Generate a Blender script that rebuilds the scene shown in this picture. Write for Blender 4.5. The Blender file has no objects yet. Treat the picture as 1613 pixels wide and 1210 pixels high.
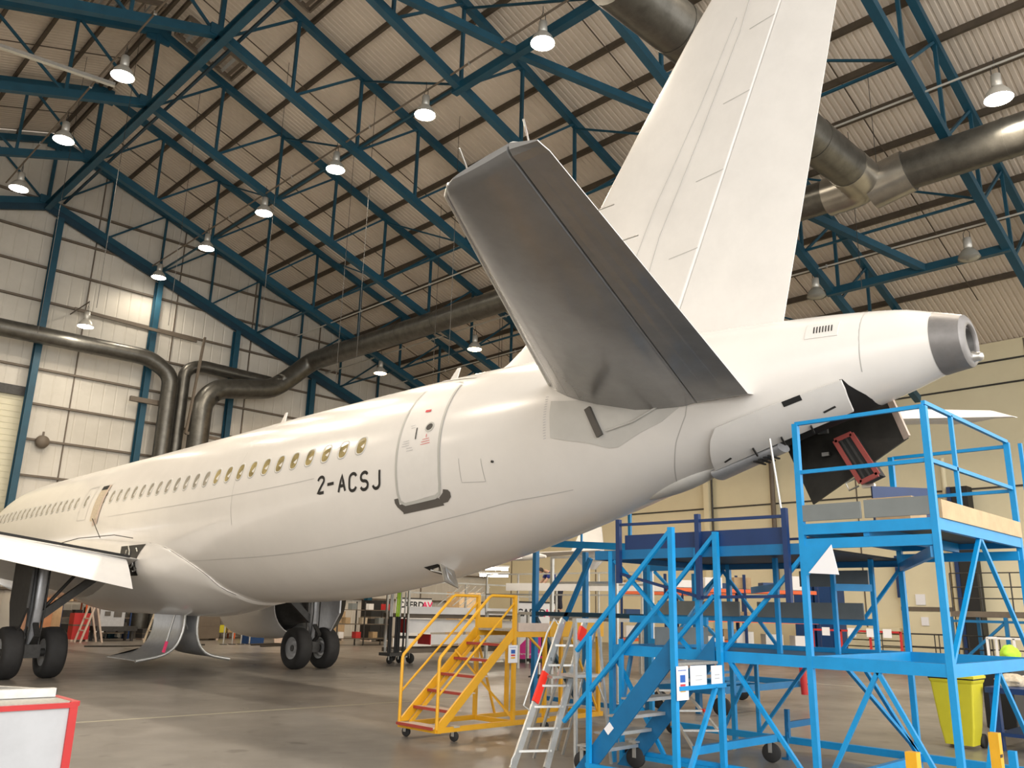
import bpy, bmesh, math, random
from mathutils import Vector, Matrix
random.seed(7)
sc = bpy.context.scene
COL = sc.collection

# ------------------------------------------------------------------ camera, world, sun, exposure
cam_d = bpy.data.cameras.new('camera'); cam = bpy.data.objects.new('camera', cam_d); COL.objects.link(cam); sc.camera = cam
F_PX, YAW, PITCH, ROLL, CAM_H = 1320.71, 0.778812, 0.261997, 0.0245292, 1.84069
cy, sy, cp, sp = math.cos(YAW), math.sin(YAW), math.cos(PITCH), math.sin(PITCH)
fw = Vector((sy*cp, cy*cp, sp)); rt = Vector((cy, -sy, 0)); up = rt.cross(fw)
r2 = rt*math.cos(ROLL) + up*math.sin(ROLL); u2 = up*math.cos(ROLL) - rt*math.sin(ROLL)
m = Matrix((r2, u2, -fw)).transposed().to_4x4(); m.translation = Vector((0, 0, CAM_H)); cam.matrix_world = m
cam_d.sensor_width = 36; cam_d.lens = F_PX*36/1613; cam_d.clip_end = 500

w = bpy.data.worlds.new('World'); sc.world = w; w.use_nodes = True
bg = w.node_tree.nodes['Background']; bg.inputs[0].default_value = (1.0, 0.965, 0.91, 1); bg.inputs[1].default_value = 1.35

def area_light(name, loc, target, sx, sz, power, color):
    d = bpy.data.lights.new(name, 'AREA'); d.shape = 'RECTANGLE'; d.size = sx; d.size_y = sz; d.energy = power; d.color = color
    o = bpy.data.objects.new(name, d); COL.objects.link(o); o.location = loc
    o.rotation_euler = (Vector(target)-Vector(loc)).to_track_quat('-Z', 'Y').to_euler(); return o
# daylight coming through the open hangar doors behind and left of the camera
area_light('daylight_doorway', (2, -12, 7), (10, 6, 3.5), 26, 10, 1700, (1.0, 0.98, 0.95))

sc.view_settings.view_transform = 'Standard'; sc.view_settings.look = 'None'
sc.view_settings.gamma = 1; sc.view_settings.use_curve_mapping = False
sc.view_settings.exposure = 0.79

# ------------------------------------------------------------------ materials
def mat(name, color, rough=0.5, metal=0.0, noise=0.0, scale=3.0, bump=0.0, bscale=20, emit=None, estr=0, coat=0.0, c2=None, ior=None, alpha=None):
    mt = bpy.data.materials.new(name); mt.use_nodes = True
    nt = mt.node_tree; b = nt.nodes['Principled BSDF']
    b.inputs['Base Color'].default_value = (*color, 1); b.inputs['Roughness'].default_value = rough; b.inputs['Metallic'].default_value = metal
    if coat: b.inputs['Coat Weight'].default_value = coat; b.inputs['Coat Roughness'].default_value = 0.08
    if emit: b.inputs['Emission Color'].default_value = (*emit, 1); b.inputs['Emission Strength'].default_value = estr
    if noise or c2:
        tc = nt.nodes.new('ShaderNodeTexCoord'); n = nt.nodes.new('ShaderNodeTexNoise'); n.inputs['Scale'].default_value = scale
        n.inputs['Detail'].default_value = 6; n.inputs['Roughness'].default_value = 0.65
        r = nt.nodes.new('ShaderNodeValToRGB'); c = Vector(color)
        d = Vector(c2) if c2 else c*(1-noise)
        r.color_ramp.elements[0].color = (*d, 1); r.color_ramp.elements[1].color = (*color, 1)
        r.color_ramp.elements[0].position = 0.32; r.color_ramp.elements[1].position = 0.62
        nt.links.new(tc.outputs['Object'], n.inputs['Vector']); nt.links.new(n.outputs['Fac'], r.inputs['Fac']); nt.links.new(r.outputs['Color'], b.inputs['Base Color'])
    if bump:
        tc = nt.nodes.new('ShaderNodeTexCoord'); n = nt.nodes.new('ShaderNodeTexNoise'); n.inputs['Scale'].default_value = bscale
        bp = nt.nodes.new('ShaderNodeBump'); bp.inputs['Strength'].default_value = bump; bp.inputs['Distance'].default_value = 0.02
        nt.links.new(tc.outputs['Object'], n.inputs['Vector']); nt.links.new(n.outputs['Fac'], bp.inputs['Height']); nt.links.new(bp.outputs['Normal'], b.inputs['Normal'])
    return mt
M = dict(
    paint=mat('gloss_white_paint', (0.80, 0.775, 0.74), 0.24, noise=0.05, scale=0.9, coat=0.3),
    paint2=mat('satin_white_paint', (0.76, 0.74, 0.71), 0.38, noise=0.07, scale=1.5),
    panel_line=mat('panel_seam', (0.50, 0.49, 0.47), 0.6),
    outline=mat('door_outline_grey', (0.50, 0.50, 0.47), 0.5),
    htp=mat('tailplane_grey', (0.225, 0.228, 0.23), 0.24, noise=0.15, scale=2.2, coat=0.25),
    htpf=mat('fairing_pale_grey', (0.60, 0.59, 0.56), 0.38, noise=0.08, scale=2),
    sill=mat('sill_dark_grey', (0.11, 0.10, 0.09), 0.6, noise=0.15),
    black=mat('matt_black', (0.012, 0.012, 0.012), 0.6),
    ink=mat('black_lettering', (0.015, 0.014, 0.014), 0.4),
    rubber=mat('tyre_rubber', (0.022, 0.021, 0.021), 0.75, noise=0.3, scale=6),
    cone=mat('exhaust_grey_metal', (0.24, 0.23, 0.225), 0.45, 0.35, noise=0.2, scale=4),
    bare=mat('bare_metal', (0.62, 0.61, 0.58), 0.28, 0.9),
    steelgrey=mat('gear_grey_paint', (0.50, 0.51, 0.53), 0.35, 0.3, noise=0.15, scale=8),
    darkmetal=mat('dark_metal', (0.06, 0.058, 0.055), 0.5, 0.4, noise=0.3, scale=8),
    doorin=mat('soot_dark_composite', (0.030, 0.028, 0.024), 0.42, noise=0.4, scale=5),
    glass=mat('cabin_window_pane', (0.46, 0.37, 0.17), 0.12, noise=0.6, scale=3.0),
    glassgrey=mat('cabin_window_shade', (0.36, 0.33, 0.27), 0.2, noise=0.3, scale=3.0),
    red=mat('red_paint', (0.55, 0.03, 0.03), 0.5, noise=0.15),
    redlip=mat('red_seal', (0.30, 0.06, 0.05), 0.5),
    tread=mat('red_step_edge', (0.36, 0.05, 0.035), 0.6, noise=0.2),
    grating=mat('step_grating', (0.42, 0.40, 0.36), 0.5, 0.4, noise=0.25, scale=30),
    blue=mat('bright_blue_paint', (0.004, 0.29, 0.66), 0.42, noise=0.12, scale=4),
    blue2=mat('mid_blue_paint', (0.004, 0.15, 0.36), 0.45, noise=0.15, scale=4),
    navy=mat('navy_paint', (0.008, 0.035, 0.13), 0.45, noise=0.15, scale=4),
    truss=mat('truss_blue_paint', (0.006, 0.068, 0.115), 0.5, noise=0.25, scale=1.5),
    trussd=mat('dark_blue_paint', (0.006, 0.042, 0.075), 0.55, noise=0.25, scale=1.5),
    yellow=mat('safety_yellow_paint', (0.78, 0.40, 0.015), 0.42, noise=0.10, scale=4),
    binyel=mat('yellow_plastic', (0.62, 0.56, 0.03), 0.45, noise=0.08, scale=3),
    alu=mat('aluminium', (0.60, 0.60, 0.58), 0.38, 0.7, noise=0.15, scale=10),
    tape=mat('red_tape', (0.85, 0.03, 0.012), 0.5),
    purlin=mat('brown_steel', (0.085, 0.065, 0.045), 0.6, noise=0.3, scale=2),
    girt=mat('brown_girt', (0.15, 0.12, 0.09), 0.6, noise=0.2, scale=2),
    roof=mat('roof_liner_sheet', (0.68, 0.60, 0.51), 0.6, c2=(0.57, 0.50, 0.42), scale=0.22),
    wall=mat('wall_liner_sheet', (0.62, 0.59, 0.53), 0.6, c2=(0.52, 0.49, 0.43), scale=0.35),
    wallr=mat('cream_wall_panel', (0.77, 0.70, 0.49), 0.65, c2=(0.72, 0.65, 0.45), scale=0.4),
    duct=mat('galvanised_duct', (0.145, 0.14, 0.125), 0.36, 0.75, noise=0.35, scale=2.5, bump=0.15, bscale=9),
    ductlight=mat('new_galvanised_duct', (0.38, 0.36, 0.32), 0.3, 0.85, noise=0.2, scale=2),
    lampm=mat('lamp_housing', (0.55, 0.54, 0.50), 0.35, 0.4),
    lampglass=mat('lamp_glass_unlit', (0.30, 0.30, 0.27), 0.15, 0.3),
    lit=mat('lamp_lit', (1, 1, 1), 0.5, emit=(1.0, 0.93, 0.80), estr=30),
    litw=mat('lamp_lit_warm', (1, 1, 1), 0.5, emit=(1.0, 0.70, 0.38), estr=22),
    wood=mat('plywood', (0.60, 0.42, 0.24), 0.6, noise=0.2, scale=5),
    timber=mat('pale_timber_board', (0.62, 0.50, 0.42), 0.6, noise=0.15, scale=6),
    greyboard=mat('grey_toe_board', (0.19, 0.21, 0.21), 0.5, noise=0.1, scale=4),
    white=mat('white_board', (0.80, 0.79, 0.78), 0.5, noise=0.05, scale=3),
    paper=mat('paper_notice', (0.85, 0.85, 0.88), 0.6),
    print_blue=mat('print_blue', (0.03, 0.12, 0.45), 0.6), print_red=mat('print_red', (0.65, 0.05, 0.06), 0.6), print_amber=mat('print_amber', (0.80, 0.42, 0.04), 0.6), print_grey=mat('print_grey', (0.45, 0.45, 0.47), 0.6),
    magenta=mat('banner_magenta', (0.60, 0.01, 0.22), 0.5), pinkred=mat('banner_pink_red', (0.80, 0.03, 0.14), 0.5),
    orange=mat('racking_orange', (0.75, 0.12, 0.02), 0.5),
    cardboard=mat('cardboard', (0.45, 0.32, 0.18), 0.7, noise=0.2, scale=4),
    skin=mat('skin', (0.45, 0.26, 0.18), 0.5), hair=mat('hair', (0.02, 0.012, 0.01), 0.7),
    shirt=mat('blue_shirt', (0.01, 0.02, 0.16), 0.8), trouser=mat('dark_trousers', (0.015, 0.016, 0.03), 0.8),
    hiviz=mat('lime_cloth', (0.45, 0.75, 0.05), 0.8), cloth=mat('white_cloth', (0.75, 0.72, 0.72), 0.8), clothc=mat('cream_cloth', (0.62, 0.53, 0.40), 0.8, noise=0.3, scale=20),
    rubberhose=mat('dark_hose', (0.03, 0.025, 0.02), 0.6),
    cabinet=mat('cabinet_blue', (0.005, 0.045, 0.16), 0.4, noise=0.1),
    brick=mat('orange_brick_panel', (0.55, 0.25, 0.12), 0.7, noise=0.25, scale=3),
)
# concrete floor
fm = bpy.data.materials.new('hangar_floor_concrete'); fm.use_nodes = True; nt = fm.node_tree; b = nt.nodes['Principled BSDF']
tc = nt.nodes.new('ShaderNodeTexCoord'); n1 = nt.nodes.new('ShaderNodeTexNoise'); n1.inputs['Scale'].default_value = 0.35; n1.inputs['Detail'].default_value = 8; n1.inputs['Roughness'].default_value = 0.6
cr = nt.nodes.new('ShaderNodeValToRGB'); cr.color_ramp.elements[0].color = (0.13, 0.118, 0.104, 1); cr.color_ramp.elements[1].color = (0.25, 0.228, 0.202, 1); cr.color_ramp.elements[0].position = 0.3; cr.color_ramp.elements[1].position = 0.68
n2 = nt.nodes.new('ShaderNodeTexNoise'); n2.inputs['Scale'].default_value = 1.6; n2.inputs['Detail'].default_value = 5
r2n = nt.nodes.new('ShaderNodeMapRange'); r2n.inputs['To Min'].default_value = 0.20; r2n.inputs['To Max'].default_value = 0.48
nt.links.new(tc.outputs['Object'], n1.inputs['Vector']); nt.links.new(tc.outputs['Object'], n2.inputs['Vector'])
n3 = nt.nodes.new('ShaderNodeTexNoise'); n3.inputs['Scale'].default_value = 2.2; n3.inputs['Detail'].default_value = 2
cr3 = nt.nodes.new('ShaderNodeValToRGB'); cr3.color_ramp.elements[0].color = (0.35, 0.33, 0.3, 1); cr3.color_ramp.elements[1].color = (1, 1, 1, 1); cr3.color_ramp.elements[0].position = 0.27; cr3.color_ramp.elements[1].position = 0.34
mx = nt.nodes.new('ShaderNodeMix'); mx.data_type = 'RGBA'; mx.blend_type = 'MULTIPLY'; mx.inputs[0].default_value = 0.6
nt.links.new(tc.outputs['Object'], n3.inputs['Vector']); nt.links.new(n3.outputs['Fac'], cr3.inputs['Fac'])
nt.links.new(n1.outputs['Fac'], cr.inputs['Fac']); nt.links.new(cr.outputs['Color'], mx.inputs[6]); nt.links.new(cr3.outputs['Color'], mx.inputs[7]); nt.links.new(mx.outputs[2], b.inputs['Base Color'])
nt.links.new(n2.outputs['Fac'], r2n.inputs['Value']); nt.links.new(r2n.outputs['Result'], b.inputs['Roughness'])
M['floor'] = fm
# daylight seen outside through the raised shutter
# ------------------------------------------------------------------ mesh helpers
def V(*a): return Vector(a)
class MB:
    def __init__(s): s.v = []; s.f = []; s.sm = []
    def add(s, vs, fs, smooth=False):
        k = len(s.v); s.v += [tuple(p) for p in vs]; s.f += [[i+k for i in f] for f in fs]; s.sm += [smooth]*len(fs); return s
    def box(s, c, d, rz=0, rx=0, ry=0):
        c = Vector(c); R = Matrix.Rotation(rz, 3, 'Z') @ Matrix.Rotation(ry, 3, 'Y') @ Matrix.Rotation(rx, 3, 'X')
        vs = [c + R @ Vector((x*d[0]/2, y*d[1]/2, z*d[2]/2)) for x in (-1, 1) for y in (-1, 1) for z in (-1, 1)]
        return s.add(vs, [(0,1,3,2),(4,6,7,5),(0,4,5,1),(2,3,7,6),(0,2,6,4),(1,5,7,3)])
    def mm(s, a, b): # box by min/max
        a = Vector(a); b = Vector(b); return s.box((a+b)/2, [abs(x) for x in (b-a)])
    def bar(s, p, q, w, h=None, upv=(0,0,1)):
        p = Vector(p); q = Vector(q); h = h or w; d = (q-p)
        if d.length < 1e-6: return s
        d.normalize(); u = Vector(upv)
        if abs(d.dot(u)) > 0.98: u = Vector((0,1,0)) if abs(d.y) < 0.9 else Vector((1,0,0))
        x = d.cross(u).normalized(); y = x.cross(d)
        vs = [e + x*(i*w/2) + y*(j*h/2) for e in (p, q) for i, j in ((-1,-1),(1,-1),(1,1),(-1,1))]
        return s.add(vs, [(3,2,1,0),(4,5,6,7),(0,1,5,4),(1,2,6,5),(2,3,7,6),(3,0,4,7)])
    def ibeam(s, p, q, w, h, t=0.03, upv=(0,0,1)):
        p = Vector(p); q = Vector(q); d = (q-p).normalized(); u = Vector(upv)
        if abs(d.dot(u)) > 0.98: u = Vector((0,1,0))
        x = d.cross(u).normalized(); y = x.cross(d)
        for o in (h/2-t/2, -h/2+t/2): s.bar(p+y*o, q+y*o, w, t, upv)
        s.bar(p, q, t, h-2*t, upv); return s
    def tube(s, pts, r, n=10, cap=True, closed=False):
        pts = [Vector(p) for p in pts]; N = len(pts); rs = r if isinstance(r, (list, tuple)) else [r]*N
        rings = []; prev = None
        for i, p in enumerate(pts):
            a = pts[i-1] if (i > 0 or closed) else p; c = pts[(i+1) % N] if (i < N-1 or closed) else p
            t = (c-a).normalized()
            if prev is None:
                u = Vector((0,0,1)) if abs(t.z) < 0.9 else Vector((1,0,0)); x = t.cross(u).normalized()
            else:
                x = (prev - t*prev.dot(t)).normalized()
            prev = x; y = t.cross(x)
            rings.append([p + (x*math.cos(2*math.pi*k/n)+y*math.sin(2*math.pi*k/n))*rs[i] for k in range(n)])
        vs = [v for R in rings for v in R]; fs = []
        for i in range(N-1+(1 if closed else 0)):
            j = (i+1) % N
            for k in range(n): fs.append((i*n+k, i*n+(k+1)%n, j*n+(k+1)%n, j*n+k))
        s.add(vs, fs, True)
        if cap and not closed: s.add(rings[0], [list(range(n))[::-1]]); s.add(rings[-1], [list(range(n))])
        return s
    def lathe(s, prof, o=(0,0,0), axis=(0,0,1), n=24):
        o = Vector(o); a = Vector(axis).normalized(); u = Vector((0,0,1)) if abs(a.z) < 0.9 else Vector((1,0,0)); x = a.cross(u).normalized(); y = a.cross(x)
        vs = [o + a*h + (x*math.cos(2*math.pi*k/n)+y*math.sin(2*math.pi*k/n))*max(r, 1e-4) for r, h in prof for k in range(n)]
        fs = [(i*n+k, i*n+(k+1)%n, (i+1)*n+(k+1)%n, (i+1)*n+k) for i in range(len(prof)-1) for k in range(n)]
        return s.add(vs, fs, True)
    def prism(s, poly, d):  # planar polygon extruded by vector d
        d = Vector(d); a = [Vector(p) for p in poly]; n = len(a)
        return s.add(a+[p+d for p in a], [list(range(n))[::-1], list(range(n, 2*n))]+[(i, (i+1)%n, n+(i+1)%n, n+i) for i in range(n)])
    def loft(s, rings, closed=True, smooth=True, cap=False):
        n = len(rings[0]); vs = [v for R in rings for v in R]
        fs = [(i*n+k, i*n+(k+1)%n, (i+1)*n+(k+1)%n, (i+1)*n+k) for i in range(len(rings)-1) for k in range(n if closed else n-1)]
        s.add(vs, fs, smooth)
        if cap: s.add(rings[0], [list(range(n))[::-1]]); s.add(rings[-1], [list(range(n))])
        return s
    def build(s, name, material, parent=None, loc=None, fixn=True, bevel=0):
        me = bpy.data.meshes.new(name); me.from_pydata([tuple(v) for v in s.v], [], s.f)
        for i, p in enumerate(me.polygons): p.use_smooth = s.sm[i]
        bm = bmesh.new(); bm.from_mesh(me)
        if fixn: bmesh.ops.recalc_face_normals(bm, faces=bm.faces)
        bm.to_mesh(me); bm.free()
        me.materials.append(M[material] if isinstance(material, str) else material)
        o = bpy.data.objects.new(name, me); COL.objects.link(o)
        if parent:
            o.parent = parent; o.matrix_parent_inverse = Matrix.Identity(4)
            if parent.type == 'EMPTY' or True:
                pw = Vector(parent.get('_org', (0,0,0)))
                for v in me.vertices: v.co = v.co - pw
                o['_org'] = tuple(pw)
        if loc is not None:
            loc = Vector(loc)
            for v in me.vertices: v.co = v.co - loc
            o.location = loc; o['_org'] = tuple(loc)
        if bevel:
            md = o.modifiers.new('bevel', 'BEVEL'); md.width = bevel; md.segments = 2; md.limit_method = 'ANGLE'
        return o
def tag(o, label, cat, group=None, kind=None):
    o['label'] = label; o['category'] = cat
    if group: o['group'] = group
    if kind: o['kind'] = kind
    return o
def thing(name, label, cat, loc=(0,0,0), group=None, kind=None):
    o = bpy.data.objects.new(name, None); COL.objects.link(o); o.location = loc; o['_org'] = tuple(loc); o.empty_display_size = 0.2
    return tag(o, label, cat, group, kind)
def copy_tree(o, off=(0,0,0), label=None):
    c = o.copy(); COL.objects.link(c); c.location = Vector(o.location)+Vector(off)
    if label: c['label'] = label
    for ch in [x for x in KIDS(o)]:
        d = ch.copy(); COL.objects.link(d); d.parent = c
        for g in KIDS(ch):
            e = g.copy(); COL.objects.link(e); e.parent = d
    return c
def KIDS(o): return [x for x in bpy.data.objects if x.parent == o]
def struct(name, mb, material, label=None):
    o = mb.build(name, material); o['kind'] = 'structure'
    if label: o['label'] = label
    return o
ORD = ['first', 'second', 'third', 'fourth', 'fifth', 'sixth', 'seventh', 'eighth', 'ninth', 'tenth', 'eleventh', 'twelfth', 'thirteenth', 'fourteenth', 'fifteenth', 'sixteenth', 'seventeenth', 'eighteenth', 'nineteenth', 'twentieth']
def text_mb(txt, size, origin, xdir, ydir, depth=0.004, bold=0.0, sx=1.0):
    cu = bpy.data.curves.new('t', 'FONT'); cu.body = txt; cu.size = size; cu.offset = bold; cu.resolution_u = 3
    o = bpy.data.objects.new('t', cu); COL.objects.link(o); bpy.context.view_layer.update()
    me = o.to_mesh(); vs = [v.co.copy() for v in me.vertices]; fs = [list(p.vertices) for p in me.polygons]; o.to_mesh_clear()
    bpy.data.objects.remove(o); X = Vector(xdir).normalized(); Y = Vector(ydir).normalized(); O = Vector(origin)
    mb = MB(); mb.add([O+X*v.x*sx+Y*v.y for v in vs], fs); return mb

# ------------------------------------------------------------------ hangar shell
XR, YG, SL = 10.38, 44.4, math.tan(math.radians(19))
XE, XW = 41.9, -18.4; ZTOP = 25.25; YN = -6.0
def zroof(x, z0=ZTOP): return z0 - abs(x-XR)*SL
mb = MB(); mb.mm((-45, -40, -0.2), (60, YG+18, 0)); struct('floor', mb, 'floor')
# ribbed roof liner (ribs run down the slope)
def roof_slope(x0, x1, name):
    mb = MB(); y = YN; vs = []
    prof = []
    while y < YG+0.3:
        prof += [(y, 0), (y+0.13, 0), (y+0.155, 0.032), (y+0.205, 0.032), (y+0.23, 0)]; y += 0.23
    xs = [x0+(x1-x0)*i/6 for i in range(7)]
    for yy, dz in prof:
        for x in xs: vs.append((x, yy, zroof(x)+dz))
    fs = [(i*7+k, i*7+k+1, (i+1)*7+k+1, (i+1)*7+k) for i in range(len(prof)-1) for k in range(6)]
    mb.add(vs, fs)
    n = 0
    mb.prism([(x0, YN, zroof(x0)+0.06), (x1, YN, zroof(x1)+0.06), (x1, YN, zroof(x1)+0.16), (x0, YN, zroof(x0)+0.16)], (0, YG+0.4-YN, 0))
    return struct(name, mb, 'roof')
roof_slope(XR, XE+0.3, 'ceiling'); roof_slope(XR, XW-0.3, 'ceiling')
# gable wall with the raised shutter opening at its left
SHX = 11.0; SHZ = 11.2
def ribwall_x(mb, x0, x1, z0, ztopf, y, pitch=0.6, d=0.02):
    x = x0
    while x < x1-1e-6:
        xa = x; xb = min(x+pitch*0.82, x1); xc = min(x+pitch*0.91, x1); xd = min(x+pitch, x1)
        for (a, da, b2, db) in ((xa, 0, xb, 0), (xb, 0, xc, d), (xc, d, xd, 0)):
            if b2 > a: mb.add([(a, y+da, z0), (b2, y+db, z0), (b2, y+db, ztopf(b2)), (a, y+da, ztopf(a))], [(0, 1, 2, 3)])
        x += pitch
mb = MB(); ribwall_x(mb, SHX, XE, 0, lambda x: zroof(x)-0.02, YG+0.25); ribwall_x(mb, -2.0, SHX, SHZ, lambda x: zroof(x)-0.02, YG+0.25); ribwall_x(mb, XW, -2.0, 0, lambda x: zroof(x)-0.02, YG+0.25)
mb.mm((SHX, YG+0.3, 0), (XE+0.3, YG+0.4, zroof(XE)-0.1)); mb.mm((XW, YG+0.3, 0), (-2.0, YG+0.4, zroof(XW)-0.1))
gw = struct('wall_back', mb, 'wall')
# roller shutter (horizontal slats), raised a little above the floor
mb = MB(); z = 2.6
while z < SHZ: mb.box((4.5, YG+0.32, z+0.14), (13.0, 0.05, 0.27)); mb.box((4.5, YG+0.30, z+0.28), (13.0, 0.05, 0.02)); z += 0.29
sh = mb.build('door_1', mat('shutter_cream', (0.66, 0.62, 0.46), 0.5, noise=0.05)); sh['kind'] = 'structure'
mb = MB(); mb.mm((-2, YG+0.1, SHZ), (SHX, YG+0.24, SHZ+0.45)); struct('trim_1', mb, 'darkmetal')
# right wall
mb = MB(); ze = zroof(XE)
y = YN
mb.mm((XE, YN, 0), (XE+0.3, YG+0.4, ze-0.05))
wr = struct('wall_right', mb, 'wallr')
mb = MB()
for yy in [2.5, 9.4, 17.6, 26.1, 34.5, 42.0]: mb.mm((XE-0.03, yy, 0.05), (XE+0.01, yy+0.06, ze-0.1))
struct('trim_2', mb, 'girt')
mb = MB()
for zz in (7.6, 12.3, 13.4): mb.mm((XE-0.08, YN, zz), (XE, YG, zz+0.07))
struct('trim_3', mb, 'darkmetal')
mb = MB(); mb.mm((XW-0.3, 9.0, 0), (XW, YG+0.4, zroof(XW)-0.1)); struct('wall_left', mb, 'wall')
# ------------------------------------------------------------------ roof purlins, girts, columns
side = {1: 'right', -1: 'left'}
for sgn in (1, -1):
    for k in range(17):
        x = XR + sgn*(0.2+1.68*k)
        mb = MB(); z = zroof(x)-0.02
        mb.mm((x-0.025, YN, z-0.24), (x+0.025, YG+0.2, z)); mb.mm((x-0.05, YN, z-0.26), (x+0.07, YG+0.2, z-0.24))
        tag(mb.build('roof_purlin', 'purlin', loc=(x, YN, z)), f'long brown steel purlin under the {side[sgn]} roof slope, {ORD[k]} from the ridge', 'purlin', 'roof purlins')
for k, z in enumerate([2.22, 3.96, 5.70, 7.44, 9.18, 10.92, 12.66, 14.4, 16.1, 17.85, 19.6, 21.35]):
    hw = min(XE-XR, (ZTOP-0.3-z)/SL); x0 = XR-hw if z > SHZ+0.5 else SHX+0.1
    mb = MB(); mb.mm((x0, YG+0.08, z-0.05), (XR+hw, YG+0.24, z+0.05))
    tag(mb.build('wall_girt', 'girt', loc=(x0, YG, z)), f'brown horizontal rail across the gable wall, {ORD[k]} from the floor', 'wall rail', 'gable wall rails')
for k in range(6):
    x = 13.0+k*4.6; mb = MB(); mb.mm((x, YG+0.17, 0.05), (x+0.05, YG+0.26, zroof(x)-0.2))
    tag(mb.build('wall_seam', 'girt', loc=(x, YG, 0)), f'thin dark vertical joint strip on the gable wall, {ORD[k]} from the shutter', 'wall strip', 'gable wall joint strips')
for k, x in enumerate((11.05, 16.4, 21.15, 26.35, 31.6)):
    mb = MB(); mb.ibeam((x, YG-0.15, 0), (x, YG-0.15, zroof(x, 20.74)), 0.30, 0.42, 0.04, (0, 1, 0))
    mb2 = MB(); mb2.box((x, YG-0.15, 0.02), (0.6, 0.6, 0.04))
    t = thing('steel_column', f'blue steel column on the gable wall, {ORD[k]} from the roller shutter', 'column', (x, YG-0.15, 0), 'gable wall columns')
    mb.build('shaft', 'truss', t); mb2.build('base_plate', 'trussd', t)
# ------------------------------------------------------------------ trusses
TY = [YG-6.23*k for k in range(7)]
BOT, TOPC = 21.3, 24.72
def make_truss(Y):
    t = thing('roof_truss', 'x', 'roof truss', (XR, Y, 0), 'roof trusses')
    for sgn in (1, -1):
        xe = XR+sgn*28.6
        MB().bar((XR, Y, TOPC), (xe, Y, TOPC-28.6*SL), 0.24, 0.30).build('top_chord', 'truss', t)
        MB().bar((XR, Y, BOT), (xe, Y, BOT-28.6*SL), 0.26, 0.32).build('bottom_chord', 'truss', t)
        for k in range(0, 10):
            x = XR+sgn*3.0*k; 
            if k: MB().bar((x, Y, BOT-3*k*SL), (x, Y, TOPC-3*k*SL), 0.11).build('web_post', 'truss', t)
            if k < 9: 
                x2 = XR+sgn*3.0*(k+1); MB().bar((x+sgn*0.25*(k == 0), Y, BOT-3*k*SL), (x2, Y, TOPC-3*(k+1)*SL), 0.09).build('web_diagonal', 'truss', t)
    MB().bar((XR, Y, BOT), (XR, Y, TOPC), 0.16).build('king_post', 'truss', t)
    mb = MB(); mb.box((XR, Y, TOPC-0.12), (0.95, 0.10, 0.75)); mb.build('ridge_gusset', 'truss', t)
    mb = MB(); mb.box((XR, Y, BOT+0.0), (0.8, 0.34, 0.42)); mb.build('bottom_gusset', 'truss', t)
    return t
tr0 = make_truss(TY[0]); tr0['label'] = 'blue lattice roof truss standing against the gable wall'
for k in range(1, 7):
    copy_tree(tr0, (0, TY[k]-TY[0], 0), f'blue lattice roof truss, {ORD[k]} out from the truss at the gable wall')
# rafter on the gable wall just beneath the last truss
mb = MB()
for sgn in (1, -1): mb.bar((XR, YG-0.03, 21.0), (XR+sgn*28.6, YG-0.03, 21.0-28.6*SL), 0.16, 0.42)
tag(mb.build('gable_rafter', 'trussd', loc=(XR, YG, 21)), 'dark blue sloping rafter along the head of the gable wall', 'rafter')
mb = MB(); mb.ibeam((XR, YN, BOT-0.34), (XR, YG, BOT-0.34), 0.28, 0.36, 0.05); 
tag(mb.build('ridge_tie_beam', 'truss', loc=(XR, YN, BOT)), 'long blue beam under the ridge joining the trusses', 'beam')
mb = MB(); mb.bar((XR+0.75, YN, BOT+0.15), (XR+0.75, YG, BOT+0.15), 0.10)
tag(mb.build('ridge_tie_rod', 'trussd', loc=(XR+.75, YN, BOT)), 'thin dark tie running beside the long ridge beam', 'tie rod')
def zb(x): return BOT-abs(x-XR)*SL
def brace(name, pts, w, h, label, cat='brace', group=None, m_='truss', upv=(0,0,1)):
    mb = MB()
    for a, b2 in zip(pts[:-1], pts[1:]): mb.bar(a, b2, w, h, upv)
    return tag(mb.build(name, m_, loc=pts[0]), label, cat, group)
xm = 16.35; z = zb(xm)-0.05
brace('tie_beam', [(xm, TY[5]-0.2, z), (xm, TY[4]+0.3, z)], 0.26, 0.30, 'heavy blue tie beam between two trusses above the tailplane tip', 'beam')
brace('diagonal_brace', [(xm, 16.7, z), (11.0, TY[4]+.1, zb(11.0)-0.05)], 0.24, 0.26, 'blue diagonal brace rising from the tie beam towards the ridge beam')
brace('diagonal_brace', [(xm+.1, 16.7, z), (21.6, TY[5]+.1, zb(21.6)-0.05)], 0.24, 0.26, 'blue diagonal brace running from the tie beam behind the fin')
xm = 30.72; z = zb(xm)-0.05
brace('tie_beam', [(xm, TY[6]-0.1, z), (xm, TY[5]+0.2, z)], 0.24, 0.28, 'heavy blue tie beam between two trusses above the tail cone', 'beam')
brace('diagonal_brace', [(xm, 9.75, z), (25.0, TY[5]-0.3, zb(25.0)-0.05)], 0.24, 0.26, 'blue diagonal brace meeting the tie beam above the tail cone')
n = 0
for x in (XR+6.0, XR+12.0, XR+18.0, XR+24):
    for k in range(6):
        if k >= 5 and x > 30: continue
        z = zb(x)+0.1; ya, yb = TY[k], TY[k+1]; n += 1
        mb = MB(); mb.bar((x, ya, z), (x, yb, z), 0.08); mb.bar((x, yb, z), (x, ya, z+3.1), 0.07)
        tag(mb.build('bay_bracing', 'truss', loc=(x, ya, z)), f'thin blue roof strut, {ORD[int((x-XR)/6)-1]} line from the ridge, {ORD[k]} bay from the gable', 'brace', 'thin roof bracing')
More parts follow.
